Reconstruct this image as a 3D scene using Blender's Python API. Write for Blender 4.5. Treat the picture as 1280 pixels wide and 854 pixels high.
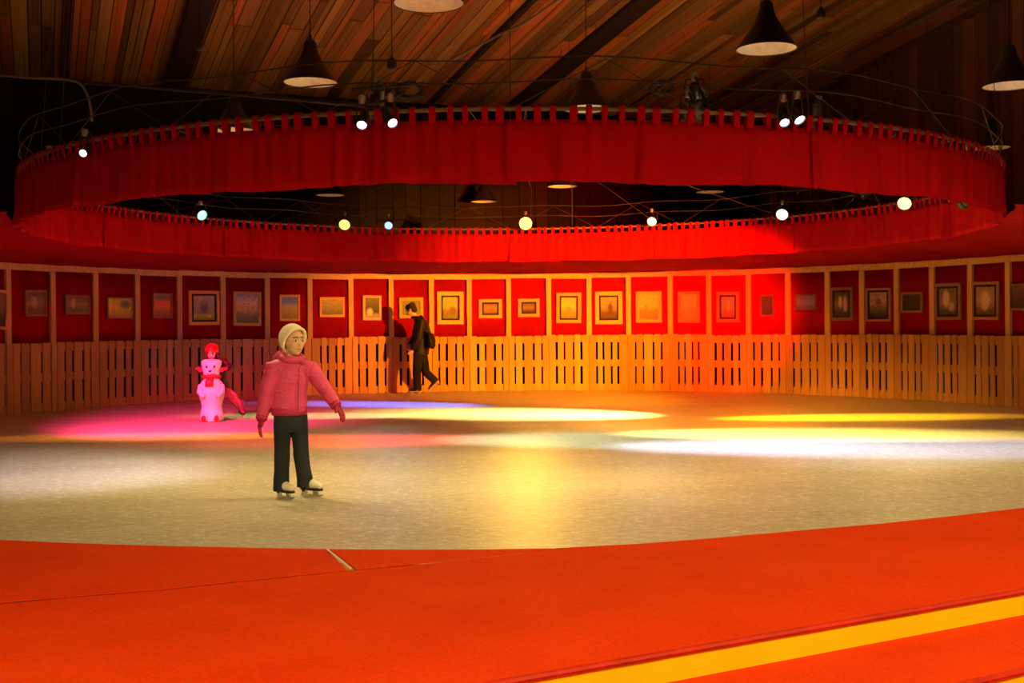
import bpy, bmesh, math, random
from mathutils import Vector, Matrix, Quaternion

for o in list(bpy.data.objects): bpy.data.objects.remove(o)
S = bpy.context.scene
C = S.collection
PI = math.pi
rnd = random.Random(7)

# ------------------------------------------------------------------ camera, world, exposure
F, HZ, ROLL, EYE = 1453.0, 404.4, 0.0077, 1.35      # focal length in px, horizon row, roll, eye height above the ice
cam_d = bpy.data.cameras.new('camera'); cam = bpy.data.objects.new('camera', cam_d); C.objects.link(cam)
cam_d.sensor_width = 36; cam_d.lens = F / 1280 * 36; cam_d.shift_y = -(427 - HZ) / 1280
cam_d.clip_end = 200
rt, up, bk = Vector((1, 0, -ROLL)).normalized(), Vector((ROLL, 0, 1)).normalized(), Vector((0, -1, 0))
M = Matrix((rt, up, bk)).transposed().to_4x4(); M.translation = (0, 0, EYE)
cam.matrix_world = M
S.camera = cam
w = bpy.data.worlds.new('world'); S.world = w; w.use_nodes = True
w.node_tree.nodes['Background'].inputs[0].default_value = (1.0, 0.50, 0.22, 1)
w.node_tree.nodes['Background'].inputs[1].default_value = 0.07
S.view_settings.view_transform = 'Standard'; S.view_settings.look = 'None'
S.view_settings.gamma = 1; S.view_settings.use_curve_mapping = False
S.view_settings.exposure = 0.0
PENDANT_W, ENTRY_FILL_W, FLOOD = 0.35, 880, 0.50        # power of the hall pendants / unseen ones added over the entrance / added floods

def ray(px, py):
    u, v = (px - 640) / F, (HZ - py) / F
    return u + v * ROLL, v - u * ROLL
def at(px, py, D):
    u, v = ray(px, py); return Vector((u * D, D, EYE + v * D))
def ground(px, py, z=0.0):
    u, v = ray(px, py); return at(px, py, (z - EYE) / v)
CX, CY, RW = 0.0, 15.0, 8.24        # rink centre, inner radius of its wall
RR, ZT, ZB = 5.85, 3.04, 2.457      # hanging ring: radius, pipe height, lower hem
def on_circle(px, R, far=True):
    t = (px - 640) / F
    a, b, c = t * t + 1, -2 * (t * CX + CY), CX * CX + CY * CY - R * R
    D = (-b + (1 if far else -1) * math.sqrt(max(b * b - 4 * a * c, 0))) / (2 * a)
    return D
def polar(R, a, z=0.0):             # a measured from the far (+y) direction, positive to the right
    return Vector((CX + R * math.sin(a), CY + R * math.cos(a), z))
def ang_of(px, R, far=True):
    D = on_circle(px, R, far); x = (px - 640) / F * D
    return math.atan2(x - CX, D - CY)

# ------------------------------------------------------------------ materials
def new_mat(name):
    m = bpy.data.materials.new(name); m.use_nodes = True
    nt = m.node_tree; return m, nt, nt.nodes['Principled BSDF']
def nd(nt, t, **kw):
    n = nt.nodes.new(t)
    for k, v in kw.items(): setattr(n, k, v)
    return n
def mapping(nt, scale, coord='Object'):
    tc = nd(nt, 'ShaderNodeTexCoord'); mp = nd(nt, 'ShaderNodeMapping'); mp.inputs['Scale'].default_value = scale
    nt.links.new(tc.outputs[coord], mp.inputs[0]); return mp.outputs[0]
def ramp(nt, fac, stops):
    r = nd(nt, 'ShaderNodeValToRGB'); e = r.color_ramp.elements
    while len(e) < len(stops): e.new(0.5)
    for el, (p, c) in zip(e, stops): el.position = p; el.color = (*c, 1)
    nt.links.new(fac, r.inputs[0]); return r.outputs[0]
def noise(nt, vec, scale=5, detail=4, rough=0.55):
    n = nd(nt, 'ShaderNodeTexNoise'); n.inputs['Scale'].default_value = scale
    n.inputs['Detail'].default_value = detail; n.inputs['Roughness'].default_value = rough
    nt.links.new(vec, n.inputs['Vector']); return n.outputs[0]
def bump(nt, b, h, strength=0.3, dist=0.01):
    n = nd(nt, 'ShaderNodeBump'); n.inputs['Strength'].default_value = strength; n.inputs['Distance'].default_value = dist
    nt.links.new(h, n.inputs['Height']); nt.links.new(n.outputs[0], b.inputs['Normal'])
def mix(nt, fac, a, b, mode='MIX'):
    n = nd(nt, 'ShaderNodeMix', data_type='RGBA', blend_type=mode)
    for s, v in ((n.inputs[0], fac), (n.inputs[6], a), (n.inputs[7], b)):
        if isinstance(v, (int, float)): s.default_value = v
        elif isinstance(v, tuple): s.default_value = (*v, 1)
        else: nt.links.new(v, s)
    return n.outputs[2]
def objrand(nt): return nd(nt, 'ShaderNodeObjectInfo').outputs['Random']

def plain(name, col, rough=0.6, metal=0.0, var=0.12, scale=14, sheen=0.0, spec=0.5):
    m, nt, b = new_mat(name)
    v = noise(nt, mapping(nt, (1, 1, 1)), scale, 3)
    c = ramp(nt, v, [(0.3, tuple(x * (1 - var) for x in col)), (0.7, tuple(min(1, x * (1 + var)) for x in col))])
    nt.links.new(c, b.inputs['Base Color']); b.inputs['Roughness'].default_value = rough; b.inputs['Metallic'].default_value = metal
    b.inputs['Specular IOR Level'].default_value = spec
    return m
def cloth(name, col, weave=220, folds=0.0, rough=0.9, var=0.15):
    m, nt, b = new_mat(name)
    mp = mapping(nt, (1, 1, 1))
    v = noise(nt, mp, 3, 4); f = noise(nt, mp, weave, 2)
    c = ramp(nt, v, [(0.3, tuple(x * (1 - var) for x in col)), (0.7, tuple(min(1, x * (1 + var)) for x in col))])
    nt.links.new(c, b.inputs['Base Color']); b.inputs['Roughness'].default_value = rough
    b.inputs['Specular IOR Level'].default_value = 0.1
    bump(nt, b, f, 0.25, 0.002); return m
def wood(name, cols, grain=(40, 40, 2), rough=0.7, rand=0.6, spec=0.2):
    m, nt, b = new_mat(name)
    vec = mapping(nt, grain)
    r = objrand(nt)
    add = nd(nt, 'ShaderNodeVectorMath', operation='ADD'); mul = nd(nt, 'ShaderNodeMath', operation='MULTIPLY')
    mul.inputs[1].default_value = 37.0
    nt.links.new(r, mul.inputs[0]); nt.links.new(vec, add.inputs[0]); nt.links.new(mul.outputs[0], add.inputs[1])
    g = noise(nt, add.outputs[0], 1.0, 6, 0.65)
    base = ramp(nt, r, [(i / (len(cols) - 1), c) for i, c in enumerate(cols)])
    dark = ramp(nt, g, [(0.3, (1 - rand,) * 3), (0.62, (1.0, 1.0, 1.0))])
    nt.links.new(mix(nt, 1.0, base, dark, 'MULTIPLY'), b.inputs['Base Color'])
    b.inputs['Roughness'].default_value = rough; b.inputs['Specular IOR Level'].default_value = spec
    bump(nt, b, g, 0.3, 0.004); return m
def glow(name, col, strength, base=(0.8, 0.8, 0.8)):
    m, nt, b = new_mat(name)
    v = noise(nt, mapping(nt, (1, 1, 1)), 30, 1)
    c = ramp(nt, v, [(0.0, tuple(x * 0.92 for x in col)), (1.0, col)])
    nt.links.new(c, b.inputs['Emission Color']); b.inputs['Emission Strength'].default_value = strength
    b.inputs['Base Color'].default_value = (*base, 1); b.inputs['Roughness'].default_value = 0.3; return m

MT = {}
MT['pallet'] = wood('pallet_wood', [(0.48, 0.25, 0.085), (0.64, 0.37, 0.13), (0.56, 0.29, 0.10), (0.68, 0.42, 0.16)], (30, 30, 3), rand=0.45)
MT['batten'] = wood('batten_wood', [(0.68, 0.40, 0.14), (0.76, 0.47, 0.18)], (14, 14, 2), rand=0.3)
MT['plank'] = wood('roof_plank', [(0.20, 0.085, 0.022), (0.48, 0.23, 0.05), (0.26, 0.09, 0.025), (0.80, 0.20, 0.04), (0.36, 0.17, 0.04), (0.11, 0.05, 0.018), (0.58, 0.29, 0.07), (0.17, 0.065, 0.02)], (16, 1.6, 1), rand=0.72)
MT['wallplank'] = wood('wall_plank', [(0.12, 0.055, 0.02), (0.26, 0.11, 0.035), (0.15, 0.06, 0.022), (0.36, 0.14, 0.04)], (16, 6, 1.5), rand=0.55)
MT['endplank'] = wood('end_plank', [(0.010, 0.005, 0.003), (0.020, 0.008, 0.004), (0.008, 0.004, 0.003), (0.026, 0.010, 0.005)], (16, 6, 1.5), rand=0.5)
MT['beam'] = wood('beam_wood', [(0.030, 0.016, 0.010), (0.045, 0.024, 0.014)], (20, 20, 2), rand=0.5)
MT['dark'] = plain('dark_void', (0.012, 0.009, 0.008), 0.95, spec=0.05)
MT['curtain'] = cloth('red_curtain', (0.42, 0.0015, 0.003), 160, var=0.10)
MT['awning'] = cloth('red_awning', (0.28, 0.0015, 0.003), 120, var=0.12)
MT['lining'] = cloth('red_lining', (0.29, 0.0015, 0.003), 120, var=0.10)
MT['black'] = plain('black_metal', (0.012, 0.012, 0.014), 0.45)
MT['steel'] = plain('grey_steel', (0.30, 0.28, 0.25), 0.4, 0.8)
MT['wire'] = plain('dark_wire', (0.05, 0.035, 0.022), 0.6, 0.2)
MT['cable'] = plain('black_cable', (0.02, 0.018, 0.016), 0.6)
MT['conduit'] = plain('grey_conduit', (0.17, 0.12, 0.07), 0.5)
MT['shade_out'] = plain('shade_black', (0.014, 0.013, 0.016), 0.35)
MT['shade_in'] = plain('shade_white', (0.85, 0.80, 0.70), 0.7)
MT['yellow'] = plain('yellow_paint', (0.88, 0.72, 0.004), 0.45, var=0.06, scale=3)
MT['nosing'] = plain('worn_red_trim', (0.52, 0.016, 0.003), 0.55, var=0.25, scale=5)
MT['underlay'] = plain('yellow_underlay', (0.62, 0.24, 0.03), 0.7, var=0.75, scale=9)
MT['concrete'] = plain('concrete', (0.20, 0.17, 0.14), 0.8, var=0.3, scale=2)

def mat_carpet():
    m, nt, b = new_mat('red_carpet')
    mp = mapping(nt, (1, 1, 1))
    v = noise(nt, mp, 1.6, 5); f = noise(nt, mp, 260, 2); s = noise(nt, mp, 60, 3)
    c = ramp(nt, v, [(0.3, (0.78, 0.046, 0.001)), (0.7, (0.88, 0.062, 0.0015))])
    sp = ramp(nt, s, [(0.35, (0.86, 0.86, 0.86)), (0.65, (1, 1, 1))])
    nt.links.new(mix(nt, 1.0, c, sp, 'MULTIPLY'), b.inputs['Base Color'])
    b.inputs['Roughness'].default_value = 0.92; b.inputs['Specular IOR Level'].default_value = 0.08
    bump(nt, b, f, 0.35, 0.004); return m
MT['carpet'] = mat_carpet()
def mat_ice():
    m, nt, b = new_mat('scuffed_ice')
    big = noise(nt, mapping(nt, (0.5, 1.1, 1)), 1.2, 6, 0.65)
    fine = noise(nt, mapping(nt, (11, 22, 1)), 1.0, 5, 0.75)
    scr = nd(nt, 'ShaderNodeTexWave', wave_type='RINGS', bands_direction='Z'); scr.inputs['Scale'].default_value = 1.7
    scr.inputs['Distortion'].default_value = 14; scr.inputs['Detail'].default_value = 6; scr.inputs['Detail Scale'].default_value = 2.2
    nt.links.new(mapping(nt, (1, 1.6, 1)), scr.inputs['Vector'])
    c = ramp(nt, big, [(0.3, (0.44, 0.39, 0.32)), (0.7, (0.60, 0.55, 0.47))])
    c = mix(nt, ramp(nt, fine, [(0.50, (0, 0, 0)), (0.66, (0.8, 0.8, 0.8))]), c, (0.95, 0.93, 0.88))
    fleck = noise(nt, mapping(nt, (34, 60, 1)), 1.0, 3, 0.7)
    c = mix(nt, ramp(nt, fleck, [(0.34, (0.45, 0.45, 0.45)), (0.48, (0, 0, 0))]), c, (0.30, 0.26, 0.20))
    c = mix(nt, ramp(nt, scr.outputs[0], [(0.93, (0, 0, 0)), (1.0, (0.25, 0.25, 0.25))]), c, (0.95, 0.94, 0.92))
    nt.links.new(c, b.inputs['Base Color'])
    rr = ramp(nt, fine, [(0.3, (0.24, 0.24, 0.24)), (0.75, (0.52, 0.52, 0.52))])
    nt.links.new(rr, b.inputs['Roughness']); b.inputs['IOR'].default_value = 1.31; b.inputs['Specular IOR Level'].default_value = 0.4
    bump(nt, b, fine, 0.6, 0.008); return m
MT['ice'] = mat_ice()

# ------------------------------------------------------------------ mesh helpers
def mesh(name, bm, mat, parent=None, smooth=False):
    me = bpy.data.meshes.new(name); bm.to_mesh(me); bm.free()
    if mat: me.materials.append(mat)
    if smooth:
        for p in me.polygons: p.use_smooth = True
    return link(name, me, parent)
def link(name, me, parent=None):
    o = bpy.data.objects.new(name, me); C.objects.link(o)
    if parent: o.parent = parent
    return o
def tag(o, label, cat, group=None, kind=None):
    o['label'] = label
    if cat: o['category'] = cat
    if group: o['group'] = group
    if kind: o['kind'] = kind
    return o
def empty(name, loc=(0, 0, 0), rz=0.0):
    o = bpy.data.objects.new(name, None); C.objects.link(o); o.location = loc; o.rotation_euler = (0, 0, rz)
    o.empty_display_size = 0.1; return o
def box(bm, c, s, rot=None):
    r = bmesh.ops.create_cube(bm, size=1.0)
    m = Matrix.Translation(c) @ (rot.to_matrix().to_4x4() if rot else Matrix()) @ Matrix.Diagonal((*s, 1))
    bmesh.ops.transform(bm, matrix=m, verts=r['verts']); return r['verts']
def frames(pts):
    out = []; n = len(pts); prev = None
    for i in range(n):
        t = (pts[min(i + 1, n - 1)] - pts[max(i - 1, 0)]).normalized()
        if prev is None:
            a = Vector((0, 1, 0)) if abs(t.y) < 0.8 else Vector((1, 0, 0))
            x = (a - t * a.dot(t)).normalized()
        else:
            x = (prev - t * prev.dot(t)); x = x.normalized() if x.length > 1e-6 else t.orthogonal().normalized()
        prev = x; out.append((t, x, t.cross(x)))
    return out
def tube(bm, pts, rad, n=10, closed=False, round_caps=False, ref=None):
    """Tube along pts; rad: float, list of floats or list of (a, b): a along ref, b across."""
    pts = [Vector(p) for p in pts]
    rads = rad if isinstance(rad, (list, tuple)) else [rad] * len(pts)
    rads = [(r, r) if not isinstance(r, (tuple, list)) else r for r in rads]
    fr = frames(pts)
    if ref is not None:
        ref = Vector(ref); f2 = []
        for t, x, y in fr:
            x = (ref - t * ref.dot(t)).normalized(); f2.append((t, x, t.cross(x)))
        fr = f2
    if round_caps and not closed:
        P, R, Q = [], [], []
        for k in (0.15, 0.5, 0.87):      # start cap
            r = rads[0]; mx = min(r)
            P.append(pts[0] - fr[0][0] * mx * math.sqrt(1 - k * k)); R.append((r[0] * k, r[1] * k)); Q.append(fr[0])
        P += pts; R += rads; Q += fr
        for k in (0.87, 0.5, 0.15):
            r = rads[-1]; mx = min(r)
            P.append(pts[-1] + fr[-1][0] * mx * math.sqrt(1 - k * k)); R.append((r[0] * k, r[1] * k)); Q.append(fr[-1])
        pts, rads, fr = P, R, Q
    rings = []
    for p, r, (t, x, y) in zip(pts, rads, fr):
        rings.append([bm.verts.new(p + x * r[0] * math.cos(2 * PI * k / n) + y * r[1] * math.sin(2 * PI * k / n)) for k in range(n)])
    m = len(rings)
    for i in range(m if closed else m - 1):
        A, B = rings[i], rings[(i + 1) % m]
        for k in range(n):
            bm.faces.new((A[k], A[(k + 1) % n], B[(k + 1) % n], B[k]))
    if not closed:
        bm.faces.new(rings[0][::-1]); bm.faces.new(rings[-1])
def lathe(bm, prof, n=24, off=(0, 0, 0), caps=True):
    off = Vector(off); rings = []
    for r, z in prof:
        rings.append([bm.verts.new(off + Vector((r * math.cos(2 * PI * k / n), r * math.sin(2 * PI * k / n), z))) for k in range(n)])
    for A, B in zip(rings, rings[1:]):
        for k in range(n): bm.faces.new((A[k], A[(k + 1) % n], B[(k + 1) % n], B[k]))
    if caps: bm.faces.new(rings[0][::-1]); bm.faces.new(rings[-1])
def ball(bm, c, s, u=16, v=12, rot=None):
    r = bmesh.ops.create_uvsphere(bm, u_segments=u, v_segments=v, radius=1.0)
    s = (s, s, s) if isinstance(s, (int, float)) else s
    bmesh.ops.transform(bm, matrix=Matrix.Translation(c) @ (rot.to_matrix().to_4x4() if rot else Matrix()) @ Matrix.Diagonal((*s, 1)), verts=r['verts'])
def prism(bm, poly, z0, z1):
    b = [bm.verts.new((p[0], p[1], z0)) for p in poly]; t = [bm.verts.new((p[0], p[1], z1)) for p in poly]; n = len(poly)
    f1 = bm.faces.new(t); f0 = bm.faces.new(b[::-1])
    for i in range(n): bm.faces.new((b[i], b[(i + 1) % n], t[(i + 1) % n], t[i]))
    bmesh.ops.recalc_face_normals(bm, faces=bm.faces[:])
    bmesh.ops.triangulate(bm, faces=[f for f in bm.faces if len(f.verts) > 4])
def fuse(name, bm, voxel, mat, parent=None, smooth_it=6):
    """Closed overlapping volumes -> one continuous smooth skin."""
    bmesh.ops.recalc_face_normals(bm, faces=bm.faces[:])
    me = bpy.data.meshes.new(name + '_src'); bm.to_mesh(me); bm.free()
    o = bpy.data.objects.new(name + '_src', me); C.objects.link(o)
    r = o.modifiers.new('r', 'REMESH'); r.mode = 'VOXEL'; r.voxel_size = voxel
    s = o.modifiers.new('s', 'SMOOTH'); s.factor = 0.5; s.iterations = smooth_it
    dg = bpy.context.evaluated_depsgraph_get(); ev = o.evaluated_get(dg)
    nm = bpy.data.meshes.new_from_object(ev); nm.name = name
    bpy.data.objects.remove(o); bpy.data.meshes.remove(me)
    nm.materials.clear(); nm.materials.append(mat)
    for p in nm.polygons: p.use_smooth = True
    return link(name, nm, parent)
def unit_cube(name, mat):
    bm = bmesh.new(); bmesh.ops.create_cube(bm, size=1.0)
    me = bpy.data.meshes.new(name); bm.to_mesh(me); bm.free(); me.materials.append(mat); return me
def piece(name, me, parent, loc, size, rot=None):
    o = link(name, me, parent); o.location = loc; o.scale = size
    if rot is not None: o.rotation_mode = 'QUATERNION'; o.rotation_quaternion = rot
    return o
def basis(x, y, z): return Matrix((x, y, z)).transposed().to_quaternion()

# ------------------------------------------------------------------ hall: ground, platform, stairs
bm = bmesh.new(); box(bm, (0, 12, -0.42), (44, 44, 0.1))
floor = mesh('floor', bm, MT['concrete']); tag(floor, 'grey concrete ground of the hall below the platform', None, kind='structure')

P1, P2 = ground(640, 842, 0.02), ground(1280, 732, 0.02)
sd = (P2 - P1); sd.z = 0; sd.normalize(); sn = Vector((sd.y, -sd.x, 0))          # along the step edge / towards the camera
E0, E1 = P1 - sd * 6.5, P1 + sd * 9.5
bm = bmesh.new()
poly = [E0 - sn * 0.01, E1 - sn * 0.01, Vector((11.5, 13, 0)), Vector((11.5, 20, 0)), Vector((5.5, 26.5, 0)), Vector((-4, 24.3, 0)), Vector((-10.5, 18, 0)), Vector((-10.5, 5, 0))]
prism(bm, poly, -0.37, -0.004)
plat = mesh('floor_platform', bm, MT['underlay']); tag(plat, 'raised platform deck under the ice and the red carpet', None, kind='structure')

ice_n = 128
bm = bmesh.new(); prism(bm, [polar(RW + 0.25, 2 * PI * k / ice_n) for k in range(ice_n)], -0.003, 0.0)
ice = mesh('ice_rink', bm, MT['ice']); tag(ice, 'scuffed round sheet of pale ice inside the pallet wall', 'ice', kind='thing')

zc = 0.006
edge = [ground(x, y, zc) for x, y in [(0, 675), (75, 678.5), (150, 681), (225, 683), (300, 684.5), (375, 686), (450, 687), (525, 687.3), (600, 687), (690, 685.6), (800, 680), (880, 674), (960, 667), (1030, 661), (1100, 655), (1190, 645.5), (1280, 635)]]
left_ext = [Vector((-3.9, 7.62, 0)), Vector((-5.0, 8.35, 0)), Vector((-6.2, 9.5, 0))]
edge_l = left_ext[::-1] + [e for e in edge]
tail = edge[-1] + (edge[-1] - edge[-2]).normalized() * 3.2 + Vector((0, 0.5, 0))
seam = [ground(x, y, zc) for x, y in [(0, 754), (100, 745.5), (200, 737), (340, 723), (430, 714), (520, 705.5), (610, 696), (650, 691.5), (690, 686.6)]]
seam = [Vector((-4.6, 5.35, 0))] + seam
g = Vector((0, 0.020, 0))
wob = lambda i: 0.005 * math.sin(i * 2.3)
# main carpet
bm = bmesh.new()
i690 = edge.index(edge[9])
poly = [E0, E1, Vector((9.2, 9.9, 0)), tail] + edge[:i690:-1] + [edge[9] + Vector((0.02, 0, 0))] + [s - g + Vector((0, wob(i), 0)) for i, s in enumerate(seam[::-1][1:])]
poly = [Vector((p.x, p.y, 0)) for p in poly]
prism(bm, poly, 0.0015, 0.007)
o = mesh('carpet', bm, MT['carpet']); tag(o, 'large red carpet covering the platform from the steps to the ice', 'carpet')
ja, jb = ground(407, 688, zc), ground(440, 713, zc)       # joint between the two small pieces
ib = 7
def seam_at(x):
    for a, b in zip(seam, seam[1:]):
        if a.x <= x <= b.x: return a.lerp(b, (x - a.x) / (b.x - a.x))
def edge_at(x):
    for a, b in zip(edge, edge[1:]):
        if a.x <= x <= b.x: return a.lerp(b, (x - a.x) / (b.x - a.x))
xa, xb = ja.x, jb.x
bm = bmesh.new()
pl = [p for p in edge_l if p.x < xa - 0.02] + [edge_at(xa - 0.005)]
sl = [seam_at(xb - 0.028)] + [p for p in seam[::-1] if p.x < xb - 0.05]
prism(bm, [Vector((p.x, p.y, 0)) for p in pl] + [Vector((p.x, p.y + g.y + wob(k), 0)) for k, p in enumerate(sl)], 0.0015, 0.006)
o = mesh('carpet', bm, MT['carpet']); tag(o, 'red carpet wedge between ice edge and long seam, beside the pale joint', 'carpet')
bm = bmesh.new()
pl = [edge_at(xa + 0.018)] + [p for p in edge if xa + 0.04 < p.x < edge[9].x + 0.001] + [p + g for p in seam[::-1] if p.x > xb + 0.05 and p.x < edge[9].x - 0.08] + [seam_at(xb + 0.022) + g]
prism(bm, [Vector((p.x, p.y, 0)) for p in pl], 0.0015, 0.006)
o = mesh('carpet', bm, MT['carpet']); tag(o, 'small triangular red carpet offcut tapering along the ice edge', 'carpet')
bm = bmesh.new()
a, b2 = edge_at(xa), seam_at(xb - 0.01); tube(bm, [a + Vector((0, -.02, 0.006)), b2 + Vector((0, .02, 0.006))], [(0.007, 0.004)] * 2, 8)
o = mesh('joint_strip', bm, plain('pale_strip', (0.95, 0.70, 0.50), 0.5)); tag(o, 'short pale strip in the joint between two red carpet pieces', 'strip')

# stairs down towards the viewer: yellow risers, red treads with worn nosings
RISE, TREAD = 0.13, 0.59
st = empty('stairs', (P1.x, P1.y, -0.37)); tag(st, 'low red steps with yellow risers leading up to the rink platform', None, kind='structure')
inv = Matrix.Translation(-Vector(st.location))
def st_mesh(name, bm, mat):
    bmesh.ops.transform(bm, matrix=inv, verts=bm.verts); return mesh(name, bm, mat, st)
q = basis(sd, -sn, Vector((0, 0, 1)))
L = 16.0; mid = (E0 + E1) / 2
for k in range(3):
    top = 0.007 - RISE * k; front = sn * (TREAD * k)
    c = mid + front
    bm = bmesh.new(); box(bm, (c.x, c.y, (top - 0.020 + max(top - RISE, -0.37)) / 2) , (L, 0.02, top - 0.020 - max(top - RISE, -0.37)), q); st_mesh('riser', bm, MT['yellow'])
    bm = bmesh.new()
    e = c + sn * 0.008
    nseg = 220; pts = []
    for i in range(nseg + 1):
        p = e + sd * (L * (i / nseg - 0.5)); pts.append(Vector((p.x, p.y, top - 0.013)) + sn * rnd.uniform(-.0008, .0008))
    tube(bm, pts, [(0.016, 0.016)] * len(pts), 8); st_mesh('nosing', bm, MT['nosing'])
    if k < 2:
        tz = top - RISE
        bm = bmesh.new(); cc = c + sn * (TREAD / 2 + 0.006); box(bm, (cc.x, cc.y, (tz - 0.02 - 0.37) / 2 + 0.0), (L, TREAD - 0.012, tz - 0.02 + 0.37), q); st_mesh('step_base', bm, MT['underlay'])
        bm = bmesh.new(); box(bm, (cc.x, cc.y, tz - 0.010), (L, TREAD - 0.012, 0.02), q); st_mesh('tread', bm, MT['carpet'])

# ------------------------------------------------------------------ hall: plank roof and plank walls
DV = Vector((-0.406, 1, 0)); DH = DV.normalized(); CH = Vector((DH.y, -DH.x, 0))     # hall axis (away) and across (to the right)
GX, GY, Z0 = 0.0505, -0.1245, 7.62 + EYE
roofz = lambda x, y: Z0 + GX * x + GY * y
DR = Vector((DV.x, DV.y, GX * DV.x + GY * DV.y)).normalized(); CR = Vector((CH.x, CH.y, GX * CH.x + GY * CH.y)).normalized(); NR = CR.cross(DR).normalized()
O0 = Vector((0, 24.6, 0))                                # end wall passes here
WR = Vector((6.53, 25.0, 0)); wr_c = (WR - O0).dot(CH)      # right wall offset across
d_end = 0.0                                               # distance along DH of the end wall (from O0)
def hall(c, d, z=None):
    p = O0 + CH * c + DH * d
    return Vector((p.x, p.y, roofz(p.x, p.y) if z is None else z))
cmin, cmax = -17.0, wr_c + 1.0
bm = bmesh.new()
vs = [hall(cmin, -26), hall(cmax, -26), hall(cmax, 0.6), hall(cmin, 0.6)]
lo = [bm.verts.new(v + NR * 0.05) for v in vs]; hi = [bm.verts.new(v + NR * 0.15) for v in vs]
bm.faces.new(lo[::-1]); bm.faces.new(hi)
for i in range(4): bm.faces.new((lo[i], lo[(i + 1) % 4], hi[(i + 1) % 4], hi[i]))
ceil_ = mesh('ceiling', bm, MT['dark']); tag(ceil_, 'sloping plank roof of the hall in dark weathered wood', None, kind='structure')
pk = unit_cube('plank', MT['plank']); q_roof = basis(CR, DR, NR)
c = -14.5
while c < wr_c + 0.05:
    wd = rnd.choice((0.11, 0.13, 0.16, 0.20, 0.25))
    d = 0.3
    for ln in ((rnd.uniform(2.6, 7.5), 9.0) if c > -12 else (rnd.uniform(4, 7),)):
        d1 = d - ln
        p = hall(c + wd / 2, (d + d1) / 2) + NR * rnd.uniform(0.005, 0.035)
        a, b_ = hall(c, d), hall(c, d1)
        piece('plank', pk, ceil_, p, (wd - 0.016, (a - b_).length - 0.012, 0.03), q_roof)
        d = d1
    c += wd
def roof_hit(px, py):
    u, v = ray(px, py); D = (Z0 - EYE) / (v - GX * u - GY); return at(px, py, D)
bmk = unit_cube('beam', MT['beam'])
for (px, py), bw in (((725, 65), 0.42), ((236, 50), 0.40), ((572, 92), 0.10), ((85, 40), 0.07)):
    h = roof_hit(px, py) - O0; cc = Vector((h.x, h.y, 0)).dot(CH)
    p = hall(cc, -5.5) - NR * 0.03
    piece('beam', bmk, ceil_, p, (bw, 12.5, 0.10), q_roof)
# right wall and end wall of upright planks
def plank_wall(name, label, origin, along, n_in, length, mat, wmin, wmax, top_fn, skip=0.0):
    bm = bmesh.new(); s = origin - n_in * 0.12; e = s + along * length
    a = [Vector((s.x, s.y, -0.37)), Vector((e.x, e.y, -0.37)), Vector((e.x, e.y, top_fn(e) + 0.1)), Vector((s.x, s.y, top_fn(s) + 0.1))]
    f = [bm.verts.new(v) for v in a]; bkv = [bm.verts.new(v - n_in * 0.1) for v in a]
    bm.faces.new(f); bm.faces.new(bkv[::-1])
    for i in range(4): bm.faces.new((f[i], f[(i + 1) % 4], bkv[(i + 1) % 4], bkv[i]))
    bmesh.ops.recalc_face_normals(bm, faces=bm.faces[:])
    wl = mesh(name, bm, MT['dark']); tag(wl, label, None, kind='structure')
    me = unit_cube('plank', mat); qq = basis(along, -n_in, Vector((0, 0, 1)).normalized()) if along.cross(-n_in).z > 0 else basis(along, n_in, Vector((0, 0, 1)))
    t = 0.0
    while t < length:
        wd = rnd.uniform(wmin, wmax); p = origin + along * (t + wd / 2)
        zt = top_fn(p) - 0.02; z0 = 1.2
        piece('plank', me, wl, Vector((p.x, p.y, (zt + z0) / 2)) - n_in * rnd.uniform(0.05, 0.085), (wd - 0.014, 0.03, zt - z0), qq)
        t += wd
    return wl
tf = lambda p: roofz(p.x, p.y)
plank_wall('wall_right', 'dark upright plank wall of the hall beside the rink', hall(wr_c, 0.2, 0), -DH, -CH, 18, MT['wallplank'], 0.2, 0.34, tf)
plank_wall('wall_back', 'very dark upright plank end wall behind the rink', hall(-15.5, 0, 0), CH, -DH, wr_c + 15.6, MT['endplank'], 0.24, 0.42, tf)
# a few upright posts standing proud of the right wall
wr = bpy.data.objects['wall_right']
for t, w_ in ((3.3, 0.30), (4.6, 0.12), (7.0, 0.16)):
    p = hall(wr_c, -t, 0) - CH * 0.02
    piece('post', unit_cube('post', MT['wallplank']), wr, Vector((p.x, p.y, 3.4)), (0.1, w_, 4.6), basis(CH, DH, Vector((0, 0, 1))))

# ------------------------------------------------------------------ rink wall: red lining, battens, rail
POST = [-38, 15, 70, 123, 175, 227, 281, 336, 389, 440, 490, 540, 587, 636, 686, 736, 785, 837, 885, 934, 983, 1032, 1075, 1118, 1162, 1209, 1256, 1305]
A = [ang_of(x, RW) if 0 <= x <= 1280 else None for x in POST]
A[0] = A[1] - 0.094; A[-1] = A[-2] + 0.094
nvis = len(A)
ext = 6
A = [A[0] - 0.094 * k for k in range(ext, 0, -1)] + A + [A[-1] + 0.094 * k for k in range(1, ext + 1)]
ZF, ZR = 1.10, 2.35                       # top of the pallets, top of the rail
bm = bmesh.new(); prev = None
n_l = 300
for k in range(n_l + 1):
    a = A[0] + (A[-1] - A[0]) * k / n_l
    r = RW + 0.115 + 0.008 * math.sin(k * 1.9) + 0.006 * math.sin(k * 0.77)
    cur = [bm.verts.new(polar(r, a, ZF - 0.12)), bm.verts.new(polar(r, a, ZR - 0.03)), bm.verts.new(polar(r + 0.02, a, ZR - 0.03)), bm.verts.new(polar(r + 0.02, a, ZF - 0.12))]
    if prev:
        for i in range(4): bm.faces.new((prev[i], cur[i], cur[(i + 1) % 4], prev[(i + 1) % 4]))
    else: bm.faces.new(cur)
    prev = cur
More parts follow.
